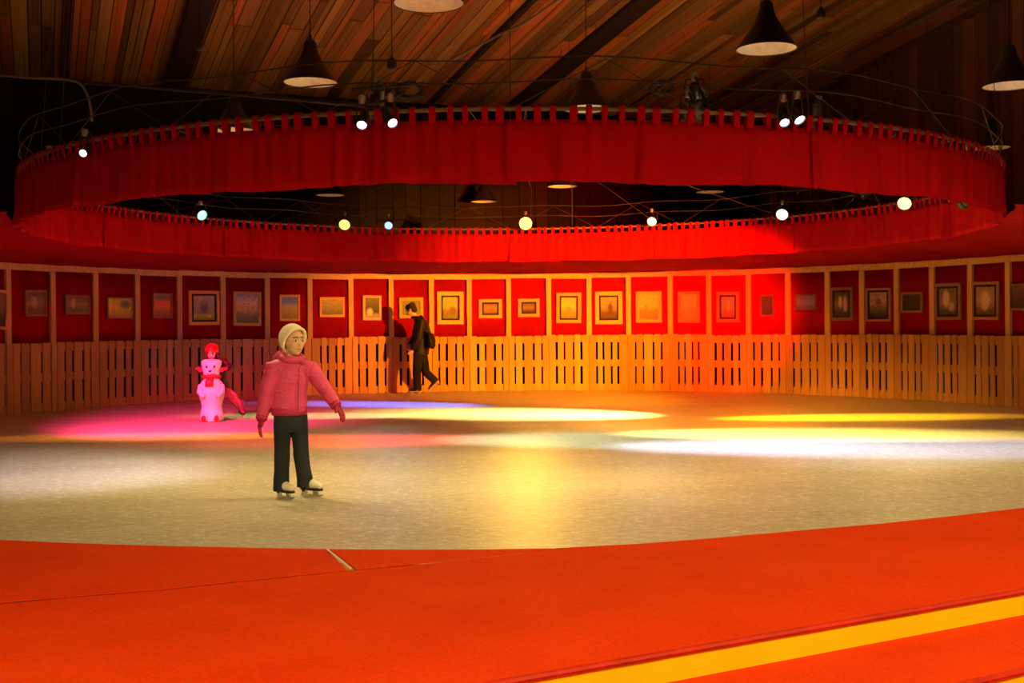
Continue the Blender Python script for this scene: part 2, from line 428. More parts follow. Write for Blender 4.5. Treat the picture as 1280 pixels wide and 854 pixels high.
bm.faces.new(prev[::-1]); bmesh.ops.recalc_face_normals(bm, faces=bm.faces[:])
wall = mesh('wall_rink', bm, MT['lining'], smooth=True); tag(wall, 'curved red fabric wall with timber battens around the ice', None, kind='structure')
bat = unit_cube('post', MT['batten'])
for i, a in enumerate(A):
    p = polar(RW + 0.078, a, (ZR - 0.06) / 2 + 0.01)
    qq = Quaternion((0, 0, 1), -a) @ Quaternion((0, 1, 0), rnd.uniform(-.004, .004))
    piece('post', bat, wall, p, (0.095, 0.05, ZR - 0.08), qq)
rl = unit_cube('top_rail', MT['batten'])
for i, (a, b_) in enumerate(zip(A, A[1:])):
    p, r_ = polar(RW + 0.035, a, 0), polar(RW + 0.035, b_, 0)
    zz = ZR - 0.055 + rnd.uniform(-.012, .012); d = r_ - p
    tilt = rnd.uniform(-.008, .008)
    qq = Quaternion((0, 0, 1), math.atan2(d.y, d.x)) @ Quaternion((0, 1, 0), tilt)
    c_ = (p + r_) / 2
    piece('top_rail', rl, wall, (c_.x, c_.y, zz), (d.length + 0.02, 0.035, 0.105), qq)

# ------------------------------------------------------------------ paintings (frame, inner frame, canvas)
def canvas_mat(name, bands, blob=None, seed=0.0, nz=0.25, figure=None):
    m, nt, b = new_mat(name)
    tc = nd(nt, 'ShaderNodeTexCoord'); sep = nd(nt, 'ShaderNodeSeparateXYZ'); nt.links.new(tc.outputs['Generated'], sep.inputs[0])
    mp = nd(nt, 'ShaderNodeMapping'); mp.inputs['Location'].default_value = (seed, seed * 1.7, seed * 0.3); mp.inputs['Scale'].default_value = (5, 1, 7)
    nt.links.new(tc.outputs['Generated'], mp.inputs[0])
    n1 = noise(nt, mp.outputs[0], 1.0, 5, 0.65)
    ad = nd(nt, 'ShaderNodeMath', operation='MULTIPLY_ADD'); ad.inputs[1].default_value = nz; nt.links.new(n1, ad.inputs[0]); nt.links.new(sep.outputs[2], ad.inputs[2])
    sb = nd(nt, 'ShaderNodeMath', operation='SUBTRACT'); sb.inputs[1].default_value = nz * 0.5; nt.links.new(ad.outputs[0], sb.inputs[0])
    col = ramp(nt, sb.outputs[0], bands)
    n2 = noise(nt, mp.outputs[0], 2.6, 3, 0.6)
    col = mix(nt, 0.55, col, ramp(nt, n2, [(0.35, (0.30, 0.27, 0.25)), (0.62, (1, 1, 1))]), 'MULTIPLY')
    for (cx, cz, rx, rz, cc) in (figure or []):
        g1 = nd(nt, 'ShaderNodeMapping'); g1.vector_type = 'TEXTURE'
        g1.inputs['Location'].default_value = (cx, 0.5, cz); g1.inputs['Scale'].default_value = (rx, 50, rz)
        nz2 = nd(nt, 'ShaderNodeTexNoise'); nz2.inputs['Scale'].default_value = 6.0; nz2.inputs['Detail'].default_value = 4; nt.links.new(mp.outputs[0], nz2.inputs['Vector'])
        va = nd(nt, 'ShaderNodeVectorMath', operation='MULTIPLY_ADD'); va.inputs[1].default_value = (0.5, 0.0, 0.5); nt.links.new(nz2.outputs['Color'], va.inputs[0]); nt.links.new(tc.outputs['Generated'], va.inputs[2])
        vb = nd(nt, 'ShaderNodeVectorMath', operation='SUBTRACT'); vb.inputs[1].default_value = (0.25, 0.0, 0.25); nt.links.new(va.outputs[0], vb.inputs[0])
        nt.links.new(vb.outputs[0], g1.inputs[0])
        gr = nd(nt, 'ShaderNodeTexGradient', gradient_type='SPHERICAL'); nt.links.new(g1.outputs[0], gr.inputs[0])
        col = mix(nt, ramp(nt, gr.outputs[0], [(0.05, (0, 0, 0)), (0.3, (1, 1, 1))]), col, cc)
    nt.links.new(col, b.inputs['Base Color']); b.inputs['Roughness'].default_value = 0.55
    return m
GOLD, ORNG, DARKF, PALE = (0.55, 0.30, 0.09), (0.75, 0.34, 0.10), (0.10, 0.04, 0.025), (0.62, 0.42, 0.24)
BR, GN, YL, BL, DK, PK = (0.20, 0.12, 0.06), (0.16, 0.20, 0.06), (0.62, 0.46, 0.06), (0.18, 0.30, 0.62), (0.03, 0.025, 0.02), (0.75, 0.50, 0.32)
PAINT = [  # px centre, row, width, height, frame colour, frame px, inner dark, bands, figures, words
 (-6, 386, 30, 50, ORNG, 4, 0, [(0.2, DK), (0.6, BR)], None, 'dark picture in a leaning orange wood frame, cut by the picture edge'),
 (45, 379, 25, 33, (0.30, 0.17, 0.07), 3, 0, [(0.2, BR), (0.5, (0.3, 0.26, 0.16)), (0.9, (0.16, 0.13, 0.08))], [(0.4, 0.55, 0.2, 0.3, (0.42, 0.36, 0.24))], 'small murky olive portrait in thin brown frame'),
 (97, 381, 29, 24, (0.28, 0.15, 0.06), 3, 0, [(0.2, GN), (0.5, (0.35, 0.25, 0.08)), (0.9, (0.2, 0.12, 0.06))], [(0.3, 0.6, 0.12, 0.4, (0.5, 0.38, 0.12))], 'small wide brown and olive woodland picture'),
 (150, 385, 30, 26, (0.35, 0.28, 0.06), 2, 0, [(0.1, (0.65, 0.46, 0.03)), (0.5, (0.95, 0.72, 0.05)), (0.95, (0.8, 0.62, 0.06))], [(0.75, 0.7, 0.3, 0.3, (0.22, 0.26, 0.05))], 'frameless bright yellow and green landscape'),
 (203, 382, 23, 31, (0.35, 0.15, 0.06), 2, 0, [(0.1, (0.45, 0.10, 0.04)), (0.45, (1.0, 0.20, 0.03)), (0.68, (1.0, 0.18, 0.03)), (0.8, (0.25, 0.2, 0.12))], None, 'small orange-red picture with a grey upper strip'),
 (255, 385, 37, 43, ORNG, 4, 1, [(0.05, (0.3, 0.3, 0.03)), (0.18, (0.62, 0.60, 0.06)), (0.3, (0.34, 0.36, 0.08)), (0.5, (0.45, 0.36, 0.22)), (0.95, (0.55, 0.40, 0.24))], [(0.5, 0.55, 0.22, 0.35, (0.12, 0.10, 0.07)), (0.5, 0.72, 0.12, 0.14, (0.4, 0.28, 0.16))], 'large orange-framed figure standing above bright yellow ground'),
 (309, 386, 34, 43, GOLD, 4, 0, [(0.05, (0.14, 0.16, 0.06)), (0.3, (0.3, 0.3, 0.1)), (0.5, (0.75, 0.5, 0.18)), (0.75, (0.85, 0.6, 0.34)), (0.95, (0.3, 0.36, 0.6))], None, 'gilt-framed landscape with peach sky over green field'),
 (362, 385, 25, 33, ORNG, 3, 0, [(0.1, (0.42, 0.33, 0.05)), (0.45, (0.7, 0.5, 0.08)), (0.6, (0.6, 0.55, 0.4)), (0.75, BL)], None, 'small landscape with blue sky over yellow field'),
 (415, 384, 31, 25, ORNG, 3, 0, [(0.1, (0.2, 0.2, 0.06)), (0.5, (0.34, 0.33, 0.10)), (0.9, (0.5, 0.42, 0.12))], None, 'small wide olive green picture in orange frame'),
 (465, 385, 23, 31, PALE, 3, 0, [(0.1, (0.4, 0.35, 0.25)), (0.3, DK), (0.9, (0.15, 0.14, 0.10))], [(0.35, 0.3, 0.25, 0.2, (0.7, 0.6, 0.4))], 'small upright dark picture in a pale frame'),
 (514, 385, 30, 26, GOLD, 4, 0, [(0.1, GN), (0.9, (0.22, 0.2, 0.09))], None, 'wide dark green picture behind the walking person'),
 (563, 385, 33, 41, (0.85, 0.42, 0.14), 5, 1, [(0.1, (0.2, 0.2, 0.06)), (0.35, (0.3, 0.2, 0.06)), (0.5, (0.75, 0.42, 0.12)), (0.95, (0.85, 0.5, 0.15))], [(0.65, 0.35, 0.3, 0.25, (0.16, 0.12, 0.05))], 'broad orange-framed picture of dark roofs under orange sky'),
 (613, 386, 29, 24, (0.7, 0.35, 0.16), 4, 1, [(0.1, BR), (0.5, (0.4, 0.22, 0.06)), (0.9, (0.25, 0.15, 0.06))], None, 'small wide brown picture with two reddish shapes'),
 (661, 385, 27, 23, (0.60, 0.30, 0.18), 4, 1, [(0.1, DK), (0.5, (0.22, 0.15, 0.07)), (0.9, (0.12, 0.10, 0.06))], None, 'small wide very dark brown picture in dull frame'),
 (711, 385, 31, 38, GOLD, 4, 1, [(0.05, (0.35, 0.22, 0.05)), (0.3, (0.5, 0.34, 0.06)), (0.6, (0.85, 0.6, 0.14)), (0.95, (0.8, 0.55, 0.16))], [(0.5, 0.3, 0.3, 0.3, (0.4, 0.25, 0.06))], 'gilt-framed pale golden picture of misty spires'),
 (761, 385, 34, 41, (0.85, 0.42, 0.16), 5, 1, [(0.05, (0.08, 0.05, 0.03)), (0.3, (0.14, 0.08, 0.04)), (0.55, (0.6, 0.3, 0.1)), (0.95, (0.7, 0.38, 0.14))], [(0.6, 0.4, 0.2, 0.45, (0.08, 0.05, 0.03))], 'broad orange-framed picture with a black inner border and dark tower'),
 (811, 384, 32, 39, (0.7, 0.32, 0.12), 4, 0, [(0.05, GN), (0.35, (0.25, 0.25, 0.06)), (0.5, (0.75, 0.5, 0.10)), (0.95, (0.8, 0.52, 0.14))], [(0.35, 0.45, 0.1, 0.2, (0.3, 0.25, 0.06))], 'copper-framed picture of green reeds below golden sky'),
 (861, 384, 27, 39, (0.55, 0.16, 0.08), 4, 0, [(0.05, (0.2, 0.2, 0.1)), (0.38, (0.3, 0.26, 0.12)), (0.48, (0.75, 0.36, 0.1)), (0.95, (0.8, 0.4, 0.12))], None, 'red-framed picture of grey meadow below orange sky'),
 (910, 384, 28, 38, (0.55, 0.10, 0.07), 4, 1, [(0.05, (0.2, 0.06, 0.05)), (0.3, (0.4, 0.12, 0.1)), (0.6, (0.7, 0.22, 0.18)), (0.95, (0.6, 0.2, 0.16))], [(0.5, 0.6, 0.12, 0.35, (0.85, 0.35, 0.3))], 'picture washed red in the red light, thin dark inner line'),
 (959, 382, 17, 27, (0.20, 0.04, 0.04), 2, 0, [(0.1, DK), (0.9, (0.08, 0.03, 0.03))], None, 'smallest narrow nearly black picture in red light'),
 (1007, 378, 26, 20, (0.20, 0.05, 0.10), 2, 0, [(0.1, (0.16, 0.10, 0.30)), (0.5, (0.28, 0.20, 0.55)), (0.9, (0.2, 0.14, 0.42))], None, 'small wide violet-blue picture'),
 (1052, 380, 28, 42, (0.22, 0.09, 0.05), 4, 1, [(0.1, DK), (0.5, (0.22, 0.16, 0.10)), (0.9, (0.08, 0.06, 0.04))], [(0.4, 0.6, 0.14, 0.3, (0.6, 0.42, 0.28)), (0.75, 0.5, 0.14, 0.4, (0.5, 0.34, 0.22))], 'dark-framed picture of two pale upright figures'),
 (1098, 381, 30, 42, (0.40, 0.20, 0.10), 3, 1, [(0.1, DK), (0.4, (0.25, 0.18, 0.10)), (0.6, (0.6, 0.4, 0.26)), (0.9, (0.5, 0.34, 0.24))], [(0.5, 0.6, 0.22, 0.2, (0.22, 0.08, 0.06))], 'brown double-framed picture of a reddish bust on pale ground'),
 (1140, 378, 26, 26, (0.30, 0.15, 0.08), 3, 0, [(0.1, DK), (0.9, (0.06, 0.045, 0.03))], None, 'small squarish almost black picture in brown frame'),
 (1185, 377, 31, 46, (0.35, 0.17, 0.09), 4, 1, [(0.1, (0.1, 0.07, 0.05)), (0.5, (0.3, 0.22, 0.14)), (0.9, (0.2, 0.14, 0.09))], [(0.4, 0.6, 0.22, 0.4, (0.62, 0.48, 0.34)), (0.7, 0.3, 0.2, 0.2, (0.5, 0.4, 0.28))], 'tall brown-framed picture with a mottled pale shape'),
 (1232, 376, 32, 48, (0.35, 0.17, 0.09), 4, 1, [(0.1, (0.14, 0.09, 0.05)), (0.5, (0.5, 0.36, 0.22)), (0.9, (0.4, 0.3, 0.18))], [(0.5, 0.5, 0.28, 0.42, (0.68, 0.5, 0.3))], 'tall brown-framed portrait of one pale golden head'),
 (1276, 371, 26, 34, (0.22, 0.12, 0.08), 3, 0, [(0.1, DK), (0.9, (0.12, 0.09, 0.07))], None, 'small dark grey picture cut by the right picture edge'),
]
fm_cache = {}
for k, (px, py, wp, hp, fc, fp, inner, bands, fig, words) in enumerate(PAINT):
    R0 = RW + 0.075
    D = on_circle(px, R0); pos = at(px, py, D); a = math.atan2(pos.x - CX, pos.y - CY)
    s = F / D; W, Hh = wp / s / max(0.6, math.cos(a - math.atan2(px - 640, F))), hp / s; fw = fp / s
    root = empty('framed_picture', polar(R0, a, pos.z)); root.rotation_euler = (0, rnd.uniform(-.015, .015) if k else 0.10, -a)
    # in local axes: x along the wall, -y towards the rink centre
    fmat = fm_cache.setdefault(fc, wood('picture_frame_wood', [fc, tuple(min(1, x * 1.15) for x in fc)], (30, 30, 30), 0.45, 0.25, 0.4))
    for (cx, cz, sx, sz) in ((0, Hh / 2 - fw / 2, W, fw), (0, -Hh / 2 + fw / 2, W, fw), (-W / 2 + fw / 2, 0, fw, Hh - 2 * fw), (W / 2 - fw / 2, 0, fw, Hh - 2 * fw)):
        bm = bmesh.new(); vs = box(bm, (cx, 0, cz), (sx, 0.045, sz)); bmesh.ops.bevel(bm, geom=bm.edges[:], offset=0.006, segments=1, affect='EDGES')
        mesh('frame_bar', bm, fmat, root)
    iw, ih = W - 2 * fw, Hh - 2 * fw
    bm = bmesh.new(); box(bm, (0, 0.016, 0), (iw + 0.01, 0.012, ih + 0.01)); mesh('backing', bm, MT['beam'], root)
    if inner:
        t_ = 0.035
        for (cx, cz, sx, sz) in ((0, ih / 2 - t_ / 2, iw, t_), (0, -ih / 2 + t_ / 2, iw, t_), (-iw / 2 + t_ / 2, 0, t_, ih - 2 * t_), (iw / 2 - t_ / 2, 0, t_, ih - 2 * t_)):
            bm = bmesh.new(); box(bm, (cx, 0.0, cz), (sx, 0.03, sz)); mesh('inner_slip', bm, MT['beam'], root)
        iw -= 2 * t_; ih -= 2 * t_
    bm = bmesh.new(); box(bm, (0, 0.004, 0), (iw, 0.012, ih))
    mesh('canvas', bm, canvas_mat('canvas', bands, seed=k * 3.1, figure=fig), root)
    tag(root, words, 'picture', 'framed pictures on the red wall')

# ------------------------------------------------------------------ pallets standing on edge round the ice
pbm = [unit_cube('board', MT['pallet']), unit_cube('stringer', MT['pallet'])]
lab = {}
for i in range(len(A) - 1):
    j = i - ext
    if j < -2 or j > nvis: continue
    a, b_ = A[i], A[i + 1]; p, r_ = polar(RW - 0.012, a), polar(RW - 0.012, b_); d = r_ - p; Lw = d.length
    root = empty('pallet', (p + r_) / 2, math.atan2(d.y, d.x))          # local x along the wall, +y outwards
    hgt = ZF + rnd.uniform(-.012, .012)
    nb = 5; gaps = 0.045; ends = rnd.uniform(0.105, 0.15)
    gp = [rnd.uniform(0.030, 0.052) for _ in range(4)]
    e1 = ends * rnd.uniform(0.9, 1.15); e2 = ends * rnd.uniform(0.9, 1.15)
    inner_w = Lw - 0.012 - e1 - e2 - sum(gp); ws = [inner_w * f for f in (0.30, 0.40, 0.30)]
    x = -Lw / 2 + 0.006
    seq = [e1] + ws + [e2]
    for kk, wv in enumerate(seq):
        hh = hgt + rnd.uniform(-.006, .006)
        piece('board', pbm[0], root, (x + wv / 2, rnd.uniform(-.003, .003), hh / 2 + 0.004), (wv, 0.021, hh), Quaternion((0, 1, 0), rnd.uniform(-.003, .003)))
        x += wv + (gp[kk] if kk < 4 else 0)
    for zz, hz in ((hgt - 0.075, 0.135), (hgt * 0.5, 0.13), (0.075, 0.13)):
        piece('stringer', pbm[1], root, (0, 0.029, zz), (Lw - 0.012, 0.030, hz))
    if 0 <= j < len(PAINT): txt = 'upright wooden pallet under the ' + ' '.join(PAINT[j][9].split(',')[0].split()[:10])
    elif j < 0: txt = ('first', 'second')[-j - 1] + ' wooden pallet beyond the picture edge, past the leaning orange frame'
    else: txt = ('first', 'second')[j - len(PAINT)] + ' wooden pallet beyond the picture edge, past the small grey picture' if j - len(PAINT) < 2 else 'wooden pallet far round the rink wall, nearest the entrance carpet'
    tag(root, txt, 'pallet', 'upright pallets around the ice')

# ------------------------------------------------------------------ awning between wall rail and hanging ring
bm = bmesh.new(); prev = None; NA, NRad = 200, 10
a0, a1 = -2.03, 2.03
for k in range(NA + 1):
    a = a0 + (a1 - a0) * k / NA
    cur = []
    for j in range(NRad + 1):
        t = j / NRad; r = (RR + 0.12) + (RW + 0.02 - RR - 0.12) * t
        side = min(1, max(0, (abs(a) - 0.75) / 0.9))
        z = (ZB + 0.03 + 0.10 * side) * (1 - t) + (ZR + 0.015) * t
        z -= 0.03 * math.sin(PI * t) * (1 + 0.6 * math.sin(a * 21)) + 0.008 * math.sin(a * 57 + t * 4)
        cur.append(bm.verts.new(polar(r, a, z)))
    if prev:
        for j in range(NRad): bm.faces.new((prev[j], prev[j + 1], cur[j + 1], cur[j]))
    prev = cur
o = mesh('awning', bm, MT['awning'], smooth=True)
sm = o.modifiers.new('thick', 'SOLIDIFY'); sm.thickness = 0.006; sm.offset = 1
tag(o, 'sagging dark red fabric awning between the wall rail and the hanging ring', 'awning')
bm = bmesh.new(); hem = []
for k in range(NA + 1):
    a = a0 + (a1 - a0) * k / NA; hem.append(polar(RW + 0.0, a, ZR + 0.01 + 0.004 * math.sin(a * 70)))
tube(bm, hem, [(0.012, 0.02)] * len(hem), 6); mesh('hem', bm, MT['awning'], o, True)

# ------------------------------------------------------------------ hanging ring: pipe, hoops, wires
ring = empty('ceiling_hoop', (CX, CY, ZT)); tag(ring, 'thin round pipe hoop with hanger wires carrying the red curtains', 'hoop')
def ring_part(name, bm, mat, smooth=True):
    bmesh.ops.transform(bm, matrix=Matrix.Translation((-CX, -CY, -ZT)), verts=bm.verts); return mesh(name, bm, mat, ring, smooth)
bm = bmesh.new(); tube(bm, [polar(RR, 2 * PI * k / 160, ZT) for k in range(160)], 0.017, 8, closed=True); ring_part('pipe', bm, MT['conduit'])
for z, r in ((3.26, 0.006), (3.44, 0.006)):
    bm = bmesh.new(); tube(bm, [polar(RR, 2 * PI * k / 120, z + 0.02 * math.sin(k * 0.9)) for k in range(120)], r, 5, closed=True); ring_part('wire_hoop', bm, MT['wire'])
for k in range(24):
    a = 2 * PI * k / 24; b_ = 2 * PI * (k + 0.5) / 24
    bm = bmesh.new(); tube(bm, [polar(RR, a, ZT), polar(RR, b_, 3.44), polar(RR, 2 * PI * (k + 1) / 24, ZT)], 0.004, 5); ring_part('brace_wire', bm, MT['wire'], False)
for k in range(10):
    a = 2 * PI * (k + 0.3) / 10; p = polar(RR, a, ZT); tpt = polar(RR - 0.3, a); 
    bm = bmesh.new(); tube(bm, [p, Vector((tpt.x, tpt.y, roofz(tpt.x, tpt.y) - 0.02))], 0.004, 5); ring_part('hanger_wire', bm, MT['wire'], False)
for k in range(16):
    a = 2 * PI * (k + 0.15) / 16
    bm = bmesh.new(); tube(bm, [polar(RR, a, ZT + 0.02), polar(RR * 0.5, a + 0.05, 3.42), polar(0.25, a + 0.1, 3.75)], 0.0035, 5); ring_part('spoke_wire', bm, MT['wire'], False)
bm = bmesh.new(); tube(bm, [polar(0.25, 2 * PI * k / 24, 3.75) for k in range(24)], 0.015, 6, closed=True); ring_part('hub_ring', bm, MT['steel'])
p0 = polar(0, 0, 3.75); bm = bmesh.new(); tube(bm, [polar(0.25, 0, 3.75), Vector((CX, CY, 4.4)), Vector((CX, CY, roofz(CX, CY) - 0.03))], 0.006, 5); ring_part('hub_wire', bm, MT['wire'], False)

# tab-top curtain panels
NPAN, TABS = 14, 19
tabm = {}
ordn = ['first', 'second', 'third', 'fourth', 'fifth', 'sixth', 'seventh', 'eighth', 'ninth']
near_list = []; far_list = []
for pidx in range(NPAN):
    a_mid = 2 * PI * (pidx + 0.5) / NPAN - PI
    (near_list if abs(a_mid) > 1.95 else far_list).append(pidx)
near_list.sort(key=lambda i: math.sin(2 * PI * (i + 0.5) / NPAN - PI)); far_list.sort()
def tab_mesh():
    bm = bmesh.new(); n = 10; wv = 0.026; prof = []
    for k in range(n + 1): t_ = PI * k / n; prof.append((-0.032 * math.cos(t_), 0.032 * math.sin(t_)))
    prof = [(-0.012, -0.115)] + prof + [(0.012, -0.115)]
    inner = [(y * 0.82, z * 0.82 if z > 0 else z) for y, z in prof]
    rows = []
    for (y, z), (yi, zi) in zip(prof, inner):
        rows.append([bm.verts.new((-wv, y, z)), bm.verts.new((wv, y, z)), bm.verts.new((wv, yi, zi)), bm.verts.new((-wv, yi, zi))])
    for r0, r1 in zip(rows, rows[1:]):
        for k in range(4): bm.faces.new((r0[k], r0[(k + 1) % 4], r1[(k + 1) % 4], r1[k]))
    bm.faces.new(rows[0][::-1]); bm.faces.new(rows[-1]); bmesh.ops.recalc_face_normals(bm, faces=bm.faces[:])
    me = bpy.data.meshes.new('tab'); bm.to_mesh(me); bm.free(); me.materials.append(MT['curtain']); return me
tabme = tab_mesh()
for pidx in range(NPAN):
    A0 = 2 * PI * pidx / NPAN - PI; A1 = 2 * PI * (pidx + 1) / NPAN - PI; am = (A0 + A1) / 2
    rr_ = random.Random(100 + pidx)
    org = polar(RR, am, ZT); bm = bmesh.new(); prev = None; n = 110; nz = 7
    ph = [rr_.uniform(0, 6.28) for _ in range(4)]; tight = rr_.uniform(0.9, 1.8) * (1.8 if math.sin(am) < -0.7 else 1.0)
    deep = [(rr_.uniform(0.03, 0.97), rr_.uniform(0.008, 0.016)) for _ in range(3)]
    for k in range(n + 1):
        t = k / n; a = A0 + (A1 - A0) * (t * 1.03 - 0.015); cur = []
        for j in range(nz + 1):
            s = j / nz
            amp = (0.4 + 0.6 * s)
            off = tight * (0.007 * math.sin(t * 2 * PI * 19 + ph[0]) * (1 - 0.5 * s) + 0.010 * amp * math.sin(t * 47 + ph[1] + s) + 0.008 * amp * math.sin(t * 23 + ph[2]))
            for (c_, w_) in deep: off += 0.06 * amp * math.exp(-((t - c_ - 0.006 * s) / w_) ** 2) * (1 if c_ > 0.5 else -1)
            if k in (0, n): off += 0.02 * amp * (0.25 if k else -0.25)
            z = (ZT - 0.085) * (1 - s) + (ZB + 0.012 * math.sin(t * 9 + ph[3])) * s
            cur.append(bm.verts.new(polar(RR + off, a, z) - org))
        if prev:
            for j in range(nz): bm.faces.new((prev[j], prev[j + 1], cur[j + 1], cur[j]))
        prev = cur
    o = mesh('hanging_curtain', bm, MT['curtain'], smooth=True); o.location = org
    sm = o.modifiers.new('thick', 'SOLIDIFY'); sm.thickness = 0.004; sm.offset = 0
    for k in range(TABS):
        a = A0 + (A1 - A0) * (k + 0.5) / TABS + rr_.uniform(-.003, .003)
        piece('tab', tabme, o, polar(RR, a, ZT) - org, (rr_.uniform(0.8, 1.25), 1, 1), Quaternion((0, 0, 1), -a))
    if pidx in near_list: txt = ordn[near_list.index(pidx)] + ' red tab-top curtain panel from the left on the near side of the ring'
    else: txt = ordn[far_list.index(pidx)] + ' red tab-top curtain panel from the left on the far side of the ring'
    tag(o, txt, 'curtain', 'tab-top curtains on the hanging ring')

# ------------------------------------------------------------------ pendant lamps
def pendant(pos, label, power, color=(1.0, 0.52, 0.20), dia=0.55, bulb_glow=0.6, grp='black bell pendant lamps'):
    root = empty('pendant_lamp', pos); R = dia / 2                  # origin at rim centre
    bm = bmesh.new()
    prof = [(R, 0.0), (R * 0.97, R * 0.06), (R * 0.80, R * 0.30), (R * 0.62, R * 0.56), (R * 0.46, R * 0.82), (R * 0.32, R * 1.08), (R * 0.25, R * 1.30), (R * 0.23, R * 1.48), (R * 0.16, R * 1.58)]
    lathe(bm, prof, 32, caps=False); bm.faces.new([v for v in bm.verts if abs(v.co.z - R * 1.58) < 1e-6]); mesh('shade', bm, MT['shade_out'], root, True)
    bm = bmesh.new(); inp = [(max(r - 0.006, 0.01), z - 0.002 if i else z) for i, (r, z) in enumerate(prof[:-1])]; lathe(bm, inp[::-1], 32, caps=False); bm.faces.new([v for v in bm.verts if abs(v.co.z - inp[-1][1]) < 1e-6]); mesh('inner_lining', bm, MT['shade_in'], root, True)
    bm = bmesh.new(); tube(bm, [(R * math.cos(2 * PI * k / 32), R * math.sin(2 * PI * k / 32), 0) for k in range(32)], 0.006, 6, closed=True); mesh('rim', bm, MT['shade_out'], root, True)
    bm = bmesh.new(); lathe(bm, [(0.018, R * 1.57), (0.022, R * 1.68), (0.012, R * 1.78)], 12); mesh('cap', bm, MT['black'], root)
    bm = bmesh.new(); tube(bm, [(0, 0, R * 1.7), (0, 0, roofz(pos[0], pos[1]) - pos[2])], 0.006, 6); mesh('cord', bm, MT['cable'], root)
    bm = bmesh.new(); ball(bm, (0, 0, R * 0.80), (0.035, 0.035, 0.05)); mesh('bulb', bm, glow('pendant_bulb', color, bulb_glow), root, True)
    ld = bpy.data.lights.new('pendant_light', 'POINT'); ld.energy = power; ld.color = color; ld.shadow_soft_size = 0.04
    lo = bpy.data.objects.new('pendant_light', ld); C.objects.link(lo); lo.parent = root; lo.location = (0, 0, R * 0.2)
    tag(root, label, 'pendant lamp', grp); return root
ZP = 3.85
def pend_px(px, py, label, power=None, z=ZP):
    u, v = ray(px, py); D = (z - EYE) / v; pendant(at(px, py, D), label, PENDANT_W if power is None else power)
pend_px(388, 103, 'black bell pendant lamp hanging over the girl, above the left of the ring')
pend_px(958, 61, 'large black bell pendant lamp high above the right of the ring')
pend_px(733, 136, 'black bell pendant lamp with its rim just behind the curtain tabs')
pend_px(1262, 107, 'black bell pendant lamp against the upright plank wall')
pend_px(536, 4, 'pendant lamp at the top edge showing only its white inside')
pend_px(293, 163, 'pendant lamp half hidden behind the curtain tabs left of the middle')
pend_px(1238, 185, 'pendant lamp peeping over the right end of the curtain ring')
pend_px(413, 244, 'pendant lamp seen under the ring above the yellow spotlight')
pend_px(605, 252, 'faint pendant lamp seen under the ring near the ring centre')
pend_px(703, 233, 'pendant lamp touching the lower hem of the near curtains')
pend_px(888, 240, 'orange-lit pendant lamp seen under the ring right of centre')
for x, y, nm in ((-2.2, 0.6, 'added unseen fill pendant over the entrance steps, left of the viewer'), (2.6, 1.2, 'added unseen fill pendant over the entrance steps, right of the viewer'), (6.6, 4.5, 'added unseen fill pendant over the carpet beyond the right picture edge')):
    pendant(Vector((x, y, ZP + 0.3)), nm, ENTRY_FILL_W, (1.0, 0.67, 0.25), bulb_glow=8, grp='added unseen fill pendants over the entrance')  # unseen pendants added to light the carpet, the risers and the near curtains

# ------------------------------------------------------------------ stage spotlights on the ring
gl_cache = {}
def spot(pos, target, col, want, deg, blend, lens_col, lens_s, label, size=0.085, soft=0.05, grp='spotlights on the hanging ring', ref=None):
    pos, target = Vector(pos), Vector(target); d = (target - pos).normalized()
    dist = (target - pos).length; cosn = max(-d.z, 0.15) if target.z < 0.1 else 0.95
    power = want * 4 * PI * PI * dist * dist / (0.62 * cosn)          # watts that give this brightness on the surface aimed at
    root = empty('stage_spotlight', pos); qd = d.to_track_quat('-Z', 'Y')
    bm = bmesh.new(); lathe(bm, [(size * 0.35, 0.19), (size * 0.62, 0.17), (size * 0.72, 0.08), (size * 0.80, 0.0), (size, -0.02), (size, -0.06), (size * 0.94, -0.06), (size * 0.94, -0.035)], 20)
    o = mesh('can', bm, MT['black'], root, False); o.rotation_mode = 'QUATERNION'; o.rotation_quaternion = qd
    bm = bmesh.new(); lathe(bm, [(size * 0.92, -0.038), (size * 0.90, -0.046), (size * 0.55, -0.056), (0.004, -0.060)], 20)
    key = (lens_col, lens_s); gm = gl_cache.setdefault(key, glow('lens_glow', lens_col, lens_s))
    l = mesh('lens', bm, gm, root, True); l.rotation_mode = 'QUATERNION'; l.rotation_quaternion = qd
    l['label'] = 'glowing lens'
    side = d.cross(Vector((0, 0, 1))).normalized(); upv = Vector((0, 0, 1)); hgt = max(0.10, 0.15)
    bm = bmesh.new(); tube(bm, [side * (size * 0.86), side * (size * 1.15) + upv * 0.03, side * (size * 0.9) + upv * hgt, -side * (size * 0.9) + upv * hgt, -side * (size * 1.15) + upv * 0.03, -side * (size * 0.86)], 0.008, 6)
    mesh('yoke', bm, MT['black'], root)
    bm = bmesh.new(); lathe(bm, [(0.02, hgt - 0.01), (0.03, hgt + 0.01), (0.03, hgt + 0.05), (0.015, hgt + 0.06)], 10); mesh('clamp', bm, MT['steel'], root)
    az = math.atan2(pos.x - CX, pos.y - CY); pp = polar(RR, az, ZT) - pos; tp = Vector((0, 0, hgt + 0.055))
    if (pp - tp).length > 0.03:
        bm = bmesh.new(); tube(bm, [tp - Vector((0, 0, 0.01)), tp.lerp(pp, 0.5) + Vector((0, 0, 0.02)), pp], 0.011, 7); mesh('bracket', bm, MT['black'], root)
    ld = bpy.data.lights.new('spot_light', 'SPOT'); ld.energy = power; ld.color = col; ld.spot_size = math.radians(deg); ld.spot_blend = blend; ld.shadow_soft_size = soft
    lo = bpy.data.objects.new('spot_light', ld); C.objects.link(lo); lo.parent = root; lo.location = d * 0.09; lo.rotation_mode = 'QUATERNION'; lo.rotation_quaternion = qd
    tag(root, label, 'spotlight', grp); return root
